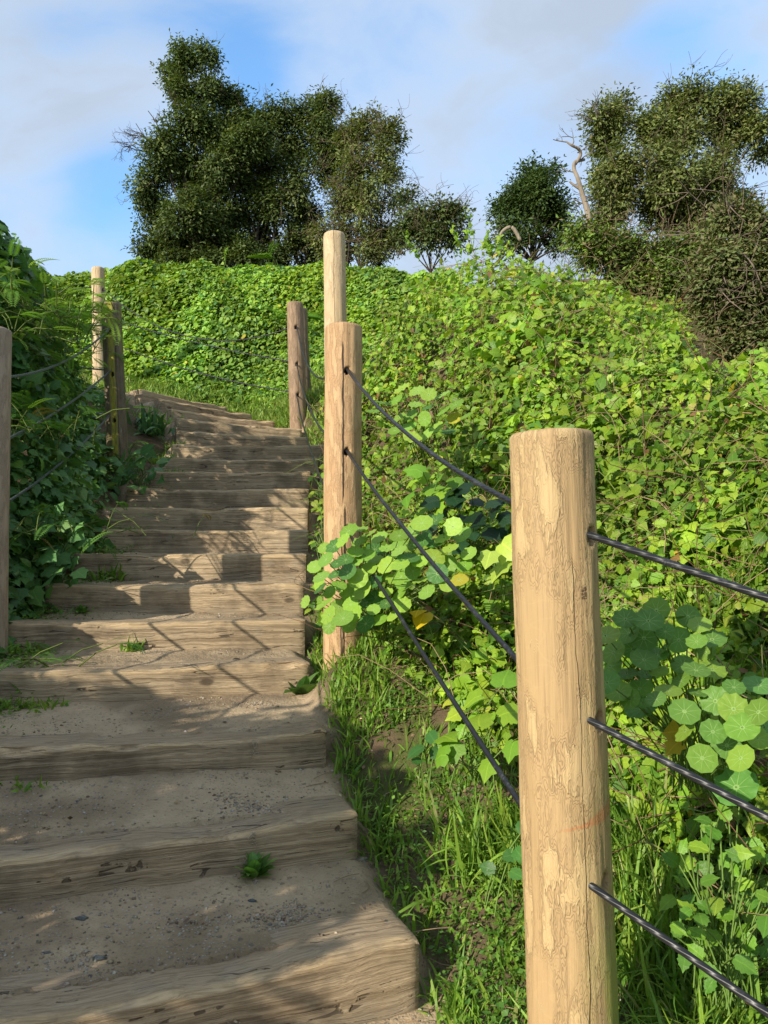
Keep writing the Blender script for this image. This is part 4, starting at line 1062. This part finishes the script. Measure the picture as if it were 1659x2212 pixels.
for X_, Y_, n_ in [(640, 1975, 260), (600, 2000, 160), (560, 1985, 120), (175, 2085, 90), (545, 1745, 220), (500, 1728, 120), (190, 1740, 60), (560, 1520, 160), (480, 1410, 60), (330, 1540, 80), (400, 2000, 120)]:
    ds = np.linspace(1.6, 6, 900); pp = np.array([P(X_, Y_, d) for d in ds]); zz_ = surface(pp[:, 0], pp[:, 1], True)[0]; c_ = pp[np.argmax(pp[:, 2] < zz_)]
    x_ = c_[0] + rng.normal(size=n_) * .055; y_ = c_[1] + rng.normal(size=n_) * .035; hp.append(np.stack([x_, y_, surface(x_, y_, True)[0]], -1))
pts = np.concatenate([pts] + hp)
b = Bag(); rr = .0018 + .006 * rng.random(len(pts)) ** 5 + .0022 * rng.random(len(pts))
pal = [(.36, .28, .19, 4), (.5, .42, .32, 3), (.17, .16, .14, .35), (.55, .5, .43, .7), (.2, .13, .08, .5)]
for q in range(8):
    k = np.where(np.arange(len(pts)) % 8 == q)[0]; V, T = SV[q]; a = rng.uniform(0, 6.283, len(k)); c, s_ = np.cos(a), np.sin(a)
    W = np.stack([V[None, :, 0] * c[:, None] - V[None, :, 1] * s_[:, None], V[None, :, 0] * s_[:, None] + V[None, :, 1] * c[:, None], np.tile(V[:, 2], (len(k), 1))], -1) * rr[k][:, None, None] + pts[k][:, None]
    b.add(W.reshape(-1, 3), (T[None] + (np.arange(len(k)) * len(V))[:, None, None]).reshape(-1, 3), np.repeat(pick(pal, len(k)), len(V), axis=0))
o = b.build('gravel', M_stone, smooth=False); tag(o, 'fine grit and small pebbles strewn over the treads', 'gravel', kind='stuff')
def at_px(X_, Y_, d0=2.0, d1=9.0):
    """where the sight line meets the ground"""
    ds = np.linspace(d0, d1, 1500); p = np.array([P(X_, Y_, d) for d in ds]); z = surface(p[:, 0], p[:, 1], True)[0]; i = np.argmax(p[:, 2] < z) ; return np.array([p[i, 0], p[i, 1], z[i]])
for i, (X_, Y_, r_, c_, lab) in enumerate([(783, 1857, .018, (.42, .38, .31), 'pale grey stone at the right foot of the second step'), (215, 2070, .02, (.2, .2, .18), 'dark flat stone on the lowest tread'),
        (178, 1985, .018, (.2, .2, .18), 'slate grey chip on the lowest tread, left part'), (510, 1425, .02, (.05, .045, .04), 'dark charred wood chip on the sunlit fourth tread'),
        (545, 1948, .013, (.13, .15, .15), 'blue grey stone in the middle of the lowest tread'), (103, 2060, .012, (.17, .17, .16), 'small dark stone left on the lowest tread'), (600, 1668, .016, (.30, .2, .11), 'curled brown leaf chip behind the second step')]):
    p = at_px(X_, Y_, 1.6); V, T = SV[i % 8]; o = mesh_np('wood_chip' if 'chip' in lab and 'slate' not in lab else 'stone', V * r_ * np.array([1.3, .9, .7]), T, M_stone, col=np.tile(c_, (len(V), 1)), smooth=False, loc=p)
    tag(o, lab, 'stone' if o.name.startswith('stone') else 'wood chip')
# dry twigs on the verge and the lowest tread
b = Bag()
for i in range(60):
    x = rng.uniform(-.5, .75); y = rng.uniform(1.7, 3.6)
    if x < right_edge(y) - .2: x = right_edge(y) + rng.uniform(-.1, .6)
    z = float(surface(np.array([x]), np.array([y]), True)[0][0]) + .006; L = rng.uniform(.04, .16); a = rng.uniform(0, 3.14)
    p = np.array([x, y, z]); d = np.array([math.cos(a), math.sin(a) * .6, .05]); t = np.linspace(0, 1, 4)[:, None]
    V, T, U = tube(p + d * L * t + rng.normal(size=3) * .008 * np.sin(t * 3), .0016, 4, False); b.add(V, T, (.24, .17, .1), U)
o = b.build('twigs', M_stem); tag(o, 'dry twigs lying on the dirt right of the lowest steps', 'twigs', kind='stuff')

b = Bag()
def f_lit(x, y): return smooth01(.0, .1, x - right_edge(y)) * (x < 1.9) / np.maximum(y, 1) ** 1.2 + .012
pts = ground_pts(5200, f_lit, (-2, 1.9), (1.2, 5.5), .006); n = len(pts)
inst(b, TINY, pts, nrm(UP + rng.normal(size=(n, 3)) * .35), rng.normal(size=(n, 3)), rng.uniform(.006, .028, n), pick([(.3, .2, .1, 3), (.2, .13, .07, 3), (.4, .32, .18, 2), (.12, .08, .05, 2)], n), .6)
o = b.build('litter', M_stem); tag(o, 'crumbs of dead leaf and bark on the soil beside the steps', 'leaf litter', kind='stuff')
# ------------------------------------------------------------------ trees
def branch_to(bag, a, b_, r0, r1, wob=.12, n=7, col=(.12, .095, .07), sides=6):
    t = np.linspace(0, 1, n)[:, None]; L = np.linalg.norm(np.array(b_) - np.array(a))
    off = rng.normal(size=3) * wob * L * np.array([1, 1, .5]); off2 = rng.normal(size=3) * wob * .5 * L
    p = np.array(a) + (np.array(b_) - np.array(a)) * t + off * np.sin(t * 3.1416) + off2 * np.sin(t * 6.283)
    V, T, U = tube(p, np.linspace(r0, r1, n), sides, False); bag.add(V, T, col, U); return p
def twig_spray(bag, origin, direction, L, r, depth, col, fork=3, spread=.6):
    d = nrm(np.array(direction, float)); n = 5; t = np.linspace(0, 1, n)[:, None]
    side = rng.normal(size=3) * .16 * L
    p = np.array(origin) + d * L * t + side * np.sin(t * 3.14); V, T, U = tube(p, np.linspace(r, r * .55, n), 3 if depth < 2 else 5, False); bag.add(V, T, col, U)
    if depth > 0:
        for i in range(fork):
            f = rng.uniform(.35, 1); o_ = p[min(n - 1, int(f * (n - 1)))]
            twig_spray(bag, o_, d + rng.normal(size=3) * spread, L * rng.uniform(.45, .75), r * .6, depth - 1, col, fork, spread)

def tree(name, label, blobs, d, ncl, leaf, pal, foot, cat='tree', group=None, trunkr=.12, nleaf=13, cl_r=.16, barkc=(.06, .048, .036), dry=0, dryc=(.20, .15, .10), inner=.5, trunks=None, dsp=.75, tp=LANCE, extra=None):
    """blobs: (X, Y, radius) of the crown's lobes as surveyed at distance d"""
    root = empty(name, foot); lv = Bag(); wd = Bag()
    C = []; Rr = []
    for (X_, Y_, r_) in blobs:
        rad = r_ / FPX * d; C.append(P(X_, Y_, d + rng.uniform(-dsp, dsp) * rad)); Rr.append(rad)
    C = np.array(C); Rr = np.array(Rr)
    foot = np.array(foot, float)
    for tfoot in (trunks or [foot]):
        tfoot = np.array(tfoot, float)
        own = C if trunks is None else C[np.argsort(((C - tfoot) ** 2)[:, :2].sum(1))[:max(2, len(C) // len(trunks))]]
        mid = tfoot + (own.mean(0) - tfoot) * .35
        branch_to(wd, tfoot, mid, trunkr, trunkr * .7, .05, 8, barkc, 9)
        for c in own: branch_to(wd, mid, mid + (c - mid) * .85, trunkr * .4, trunkr * .08, .05, 8, barkc, 6)
    w = Rr ** 2; w = w / w.sum()
    for c, rad, ww in zip(C, Rr, w):
        k = max(4, int(ncl * ww * .85)); m_ = 10
        su = nrm(rng.normal(size=(m_, 3)) * np.array([1, .8, 1])); sc2 = c + su * rad * rng.uniform(.38, .8, (m_, 1)) * np.array([1, dsp + .1, 1]); sr = rad * rng.uniform(.24, .52, m_)
        j = rng.choice(m_, k, p=sr ** 2 / (sr ** 2).sum()); u = nrm(rng.normal(size=(k, 3)))
        p = sc2[j] + u * (sr[j] * (.35 + .65 * rng.random(k) ** .5))[:, None]
        cen = rng.random(k) < inner * .95; p = np.where(cen[:, None], c + u * (rad * .6 * rng.random(k) ** .5)[:, None], p)
        out = nrm(p - c + UP * .3 * rad)
        for q in range(0, k, 3): branch_to(wd, c + (p[q] - c) * .25, p[q], .012, .004, .1, 4, barkc, 3)
        P_ = np.repeat(p, nleaf, axis=0); O_ = np.repeat(out, nleaf, axis=0); m = len(P_)
        sp_ = rng.normal(size=(m, 3)) * cl_r * .5; P_ = P_ + sp_
        h = nrm(sp_ / cl_r + O_ * .9 + rng.normal(size=(m, 3)) * .4); nor = nrm(O_ * .6 + UP * .5 + SUNH * .2 + rng.normal(size=(m, 3)) * .55)
        cc = np.repeat(pick(pal, k, .22), nleaf, axis=0) * (1 + (rng.random((m, 1)) - .5) * .22)
        inst(lv, tp, P_, nor, h, leaf * rng.uniform(.7, 1.25, m), cc, .2)
    for i in range(dry):
        j = rng.choice(len(C), p=w); u = nrm(rng.normal(size=3) * np.array([1, .7, 1])); o_ = C[j] + u * Rr[j] * rng.uniform(.4, .95)
        if o_[1] > C[j][1]: o_[1] = 2 * C[j][1] - o_[1]
        twig_spray(wd, o_, rng.normal(size=3) + np.array([0, -.2, .4]), rng.uniform(.25, .6), .006, 1, dryc, 3, .7)
    if extra: extra(wd)
    lv.build('crown', M_tree, root); wd.build('trunk', M_bark, root)
    tag(root, label, cat, group); return root

TG = 'evergreens on the ridge'
def gz(x, y, lift=0): return (x, y, float(landq(x, y)) + lift)
def bare1(wd):
    for (X_, Y_, dx, dz) in [(330, 315, -1, .35), (335, 330, -1, -.05), (340, 300, -1, .7), (345, 290, -.5, 1), (330, 325, -1, .1)]:
        twig_spray(wd, P(X_, Y_, 15.6), (dx, -.1, dz), .55, .014, 3, (.13, .1, .085), 3, .5)
d1 = 15.6
tree('evergreen_tree', 'big dark evergreen tree with a raised crown on the ridge, tallest one at left',
     [(405, 135, 48), (375, 165, 36), (445, 118, 34), (395, 205, 44), (450, 195, 44), (495, 205, 34), (420, 265, 72), (350, 320, 58), (490, 270, 62), (330, 395, 52), (410, 370, 80), (490, 360, 74), (545, 300, 52),
      (340, 460, 52), (420, 460, 80), (500, 460, 76), (345, 525, 50), (420, 530, 62), (500, 530, 60), (310, 440, 22), (318, 540, 26), (380, 565, 50), (460, 565, 50), (530, 560, 46)], d1, 5600, .085, PAL_TREE, gz(-3.6, 15.6, -.1), group=TG, trunkr=.16, extra=bare1, dry=20, nleaf=16)
tree('evergreen_tree', 'dark rounded evergreen in the middle of the left tree group',
     [(600, 255, 48), (645, 250, 44), (690, 235, 46), (715, 220, 34), (700, 290, 56), (630, 320, 62), (575, 350, 60), (640, 400, 62), (705, 370, 48), (590, 450, 60), (660, 470, 55), (570, 520, 50), (640, 525, 46), (560, 260, 32), (530, 255, 42), (520, 330, 50), (735, 300, 44), (750, 420, 44), (560, 300, 40), (555, 400, 50), (720, 330, 40), (600, 560, 45), (680, 550, 42)], 16.2, 4300, .085,
     [(.10, .14, .042, 4), (.08, .115, .035, 3), (.16, .2, .065, 1.3)], gz(-2.0, 16.2, -.1), group=TG, trunkr=.11, dry=60, trunks=[gz(-2.2, 16.2, -.1), gz(-1.75, 16.1, -.1), gz(-2.7, 16.0, -.1)])
tree('evergreen_tree', 'thin crowned tree with brown twigs at the right of the left tree group',
     [(790, 275, 40), (835, 285, 34), (765, 320, 46), (820, 335, 42), (770, 385, 50), (830, 390, 38), (740, 440, 52), (800, 450, 48), (750, 510, 46), (820, 510, 40), (700, 510, 38), (860, 300, 18), (855, 440, 26), (720, 550, 40), (800, 550, 40), (850, 520, 30)], 15.2, 2400, .08,
     PAL_OLIVE, gz(-.6, 15.2, -.1), group=TG, trunkr=.07, dry=200, nleaf=11, trunks=[gz(-.8, 15.2, -.1), gz(-.45, 15.3, -.1), gz(-.1, 15.1, -.1)], inner=.15)
tree('shrub', 'small dark shrub between the left tree group and the mound', [(900, 470, 34), (950, 465, 34), (985, 460, 24), (925, 510, 36), (975, 505, 30), (880, 430, 20), (880, 500, 30)], 14.2, 620, .085, PAL_TREE, gz(.9, 14.2, -.1), cat='shrub', group=TG, trunkr=.04, dry=60, inner=.2)
def legs(wd):
    branch_to(wd, P(1180, 530, 13.2), P(1150, 470, 13.2), .05, .03, .15, 6, (.06, .05, .04)); branch_to(wd, P(1172, 520, 13.2), P(1200, 470, 13.2), .04, .02, .1, 6, (.06, .05, .04))
tree('evergreen_tree', 'small round dark tree alone in the gap, left of the dead snag', [(1150, 385, 34), (1120, 415, 38), (1175, 405, 40), (1100, 450, 34), (1150, 445, 46), (1200, 440, 34), (1195, 470, 34), (1105, 480, 26), (1075, 455, 22), (1215, 490, 24), (1140, 365, 16), (1190, 370, 18), (1085, 495, 20), (1120, 515, 24), (1160, 505, 20), (1200, 520, 26), (1240, 520, 24), (1090, 530, 20)], 13.2, 1500, .075,
     [(.06, .105, .028, 4), (.085, .13, .035, 2)], gz(2.6, 13.2, -.05), group=TG, trunkr=.05, extra=legs, inner=.2)
tree('scrub_oak', 'big olive green bush on the right skyline, twiggy and flat topped',
     [(1300, 250, 34), (1335, 240, 40), (1310, 300, 50), (1400, 280, 60), (1450, 225, 44), (1500, 215, 46), (1560, 215, 44), (1610, 225, 42), (1640, 270, 44), (1480, 300, 70), (1570, 300, 66), (1350, 360, 66), (1440, 380, 80), (1540, 380, 66),
      (1300, 400, 40), (1330, 440, 50), (1420, 460, 66), (1510, 460, 60), (1300, 470, 34), (1590, 440, 50), (1650, 330, 30)], 11.5, 5600, .068, PAL_OLIVE, gz(3.9, 11.5, -.1), cat='bush', group='scrub on the right skyline', trunkr=.08, dry=110, dryc=(.21, .17, .11), nleaf=12,
     trunks=[gz(3.5, 11.5, -.1), gz(4.3, 11.4, -.1), gz(4.9, 11.6, -.1)], inner=.25)
tree('scrub_oak', 'low brownish scrub under the big bush, tangled with vines and dry stems', [(1290, 540, 44), (1350, 550, 52), (1420, 560, 50), (1480, 560, 50), (1260, 510, 30), (1530, 540, 46), (1420, 610, 44), (1500, 620, 50), (1350, 600, 36)], 8.6, 2200, .065,
     [(.15, .23, .045, 2), (.12, .16, .04, 2), (.22, .32, .05, 1), (.2, .16, .08, 1)], gz(3.0, 8.6, -.1), cat='bush', group='scrub on the right skyline', trunkr=.05, dry=50, dryc=(.27, .19, .12), nleaf=10, inner=.2)
tree('scrub_oak', 'dry grey brown thicket filling the right edge below the skyline', [(1590, 480, 50), (1640, 500, 44), (1560, 560, 56), (1630, 580, 60), (1590, 650, 60), (1650, 670, 50), (1530, 620, 40), (1640, 740, 50), (1600, 720, 36), (1580, 690, 40), (1560, 620, 36), (1545, 690, 34), (1590, 755, 36), (1640, 790, 34)], 5.7, 4200, .045,
     [(.15, .18, .06, 3), (.19, .18, .08, 2), (.11, .15, .045, 2), (.22, .17, .1, .6)], gz(2.7, 5.7, -.1), cat='bush', group='scrub on the right skyline', trunkr=.02, dry=50, dryc=(.25, .19, .14), nleaf=9, inner=.15, cl_r=.11)
# dead snag
root = empty('dead_tree', P(1272, 470, 10.4)); wd = Bag(); sc_ = (.34, .28, .21)
def limb(pts, rads, n=24, sides=10):
    pts = np.array(pts, float); t = np.linspace(0, len(pts) - 1, n); i = np.minimum(t.astype(int), len(pts) - 2); f = (t - i)[:, None]
    p0 = pts[np.maximum(i - 1, 0)]; p1 = pts[i]; p2 = pts[i + 1]; p3 = pts[np.minimum(i + 2, len(pts) - 1)]
    p = .5 * ((2 * p1) + (-p0 + p2) * f + (2 * p0 - 5 * p1 + 4 * p2 - p3) * f ** 2 + (-p0 + 3 * p1 - 3 * p2 + p3) * f ** 3)
    V, T, U = tube(p, np.interp(t, np.arange(len(pts)), rads), sides); return V, T, U
D0 = 10.4
V, T, U = limb([P(1275, 520, D0), P(1270, 460, D0), P(1258, 420, D0), P(1248, 385, D0 - .05), P(1240, 365, D0), P(1243, 350, D0), P(1262, 345, D0 + .1)], [.055, .043, .034, .028, .026, .027, .02]); wd.add(V, T, sc_, U)
V, T, U = limb([P(1243, 354, D0), P(1254, 335, D0), P(1250, 322, D0 - .05), P(1235, 314, D0 - .1), P(1222, 305, D0 - .1)], [.024, .022, .021, .018, .008]); wd.add(V, T, sc_, U)
V, T, U = limb([P(1252, 408, D0), P(1240, 400, D0), P(1230, 392, D0)], [.02, .018, .012], 8); wd.add(V, T, sc_, U)
for (X_, Y_, dx, dz) in [(1236, 316, -.6, .6), (1241, 372, -1, .4), (1262, 440, -1, .5), (1268, 470, 1, .5), (1255, 345, .8, .5), (1225, 307, -1, .2), (1248, 330, .9, .7)]:
    twig_spray(wd, P(X_, Y_, D0 + .02), (dx, 0, dz), .2, .009, 2, (.22, .18, .14), 2, .6)
wd.build('trunk', M_bark, root); tag(root, 'bare grey dead snag with crooked broken top beside the right bush', 'dead tree')
root = empty('dead_branch', P(1100, 515, 8)); wd = Bag()
V, T, U = limb([P(1078, 520, 8), P(1084, 502, 8), P(1100, 491, 8), P(1112, 497, 8), P(1124, 520, 8)], [.012, .017, .02, .02, .02], 16); wd.add(V, T, (.36, .3, .22), U)
wd.build('wood', M_bark, root); tag(root, 'bent grey dead branch arching over the top of the ivy mound', 'branch')
root = empty('bare_twigs', P(1300, 260, 11.3)); wd = Bag()
for (X_, Y_, dx, dz) in [(1300, 250, -.2, 1), (1310, 245, .2, 1), (1285, 265, -1, .5), (1290, 255, -.5, 1), (1275, 470, -.6, .6), (1280, 430, -1, .3)]:
    twig_spray(wd, P(X_, Y_, 11.2), (dx, 0, dz), .3, .008, 2, (.16, .14, .13), 3, .5)
wd.build('stems', M_bark, root); tag(root, 'bare grey twigs sticking up from the left of the big right bush', 'twigs')

# climbing sprigs on the crest of the mound
sp_lab = ['tall ivy sprig standing up from the top of the mound against the sky', 'second ivy sprig left of the highest one on the mound', 'short ivy sprig at the left shoulder of the mound', 'leafy sprig on the ridge under the left trees', 'vine sprig below the dead branch on the mound']
for lab, (X_, Y_, d, h) in zip(sp_lab, [(1020, 520, 6.7, .33), (995, 535, 6.7, .2), (905, 545, 7.2, .22), (480, 565, 13.0, .35), (1050, 525, 6.6, .18)]):
    f = P(X_, Y_ + 20, d); root = empty('ivy_sprig', f); b = Bag(); s_ = Bag(); n = 16
    t = np.linspace(0, 1, 8)[:, None]; ln = rng.normal() * .15; p = f + np.array([ln, 0, 1]) * (h + .08) * t + np.array([.03, 0, 0]) * np.sin(t * 5); V, T, U = tube(p, np.linspace(.004, .0015, 8), 4, False); s_.add(V, T, (.15, .24, .04), U)
    ti = rng.random(n); q = f + np.array([ln, 0, 1]) * (h + .08) * ti[:, None] + rng.normal(size=(n, 3)) * .012; nn = nrm(rng.normal(size=(n, 3)) + UP * .3 + SUNH); hh = rng.normal(size=(n, 3)) + UP * .2
    inst(b, IVY3, q, nn, hh, (.05 + .03 * rng.random(n)) * (1.1 - .6 * ti) * (1 if d < 9 else 1.3), pick(PAL_LIME[:4], n))
    b.build('leaves', M_ivy, root); s_.build('stem', M_stem, root); tag(root, lab, 'ivy sprig', 'ivy sprigs on the crest')

# ------------------------------------------------------------------ light
AZ, EL = R(45), R(21)            # the sun stands behind the viewer's left shoulder
sd = Vector((-math.sin(AZ) * math.cos(EL), -math.cos(AZ) * math.cos(EL), math.sin(EL)))
ld = bpy.data.lights.new('sun', 'SUN'); ld.energy = 4.5; ld.angle = R(.53); ld.color = (1, .92, .77)
lo = bpy.data.objects.new('sun', ld); COL.objects.link(lo); lo.rotation_euler = sd.to_track_quat('Z', 'Y').to_euler()

w = bpy.data.worlds.new('World'); sc.world = w; w.use_nodes = True; nt_ = w.node_tree; nt_.nodes.clear()
class WT(NT):
    def __init__(s, t): s.t = t
k = WT(nt_)
wo = k.n('ShaderNodeOutputWorld'); bg = k.n('ShaderNodeBackground')
sky = k.n('ShaderNodeTexSky', sky_type='NISHITA'); sky.sun_disc = False; sky.sun_elevation = EL; sky.sun_rotation = R(180) + AZ
sky.air_density = 1.3; sky.dust_density = .6; sky.ozone_density = 2.0
dv = k.n('ShaderNodeTexCoord').outputs['Generated']; s = k.xyz(dv)
zz = k.math('MAXIMUM', s[2], .05)
yy = k.math('MAXIMUM', s[1], .15)
A_s = k.math('DIVIDE', s[0], yy); B_s = k.math('DIVIDE', s[2], yy)
flat = k.comb(A_s, B_s, s[1])
c1 = k.noise(k.map(flat, (1, 1.9, 1), (2.3, .7, 0), (0, 0, R(-40))), 2.0, 6, .5, .8)
c2 = k.noise(k.map(flat, (1, 1.3, 1), (7, 3, 0), (0, 0, R(-30))), 6, 6, .6, .4)
cm = k.math('ADD', k.math('MULTIPLY', c1, .7), k.math('MULTIPLY', c2, .3))
bias = cm
# openings between the clouds, as directions in the sky
for (X_, Y_, rx, ry, am) in [(530, 190, 90, 170, .30), (400, 30, 160, 90, .16), (240, 400, 110, 120, .26), (1440, 110, 170, 130, .22), (1180, 290, 160, 90, .10), (1640, 300, 60, 120, .1), (130, 60, 120, 70, .12)]:
    q_ = P(X_, Y_, 1.); da = k.math('DIVIDE', k.math('SUBTRACT', A_s, q_[0]), rx / FPX); db = k.math('DIVIDE', k.math('SUBTRACT', B_s, q_[2]), ry / FPX)
    g_ = k.math('POWER', 2.718, k.math('MULTIPLY', k.math('ADD', k.math('MULTIPLY', da, da), k.math('MULTIPLY', db, db)), -1))
    bias = k.math('SUBTRACT', bias, k.math('MULTIPLY', g_, am))
mask = k.math('MULTIPLY', k.step(bias, .14, .58), .95)
cloud = k.mix(k.step(cm, .42, .62), (2.75, 3.25, 3.95), (2.25, 2.62, 3.15))
blue = k.mix(1, sky.outputs[0], (.95, 1.25, 1.5), 'MULTIPLY')
col = k.mix(mask, blue, cloud)
k.put(bg.inputs[0], col); bg.inputs[1].default_value = .15
nt_.links.new(bg.outputs[0], wo.inputs[0])

sc.view_settings.view_transform = 'Standard'; sc.view_settings.look = 'None'; sc.view_settings.exposure = .66; sc.view_settings.gamma = 1
sc.cycles.max_bounces = 6; sc.cycles.transparent_max_bounces = 4; sc.cycles.use_denoising = True
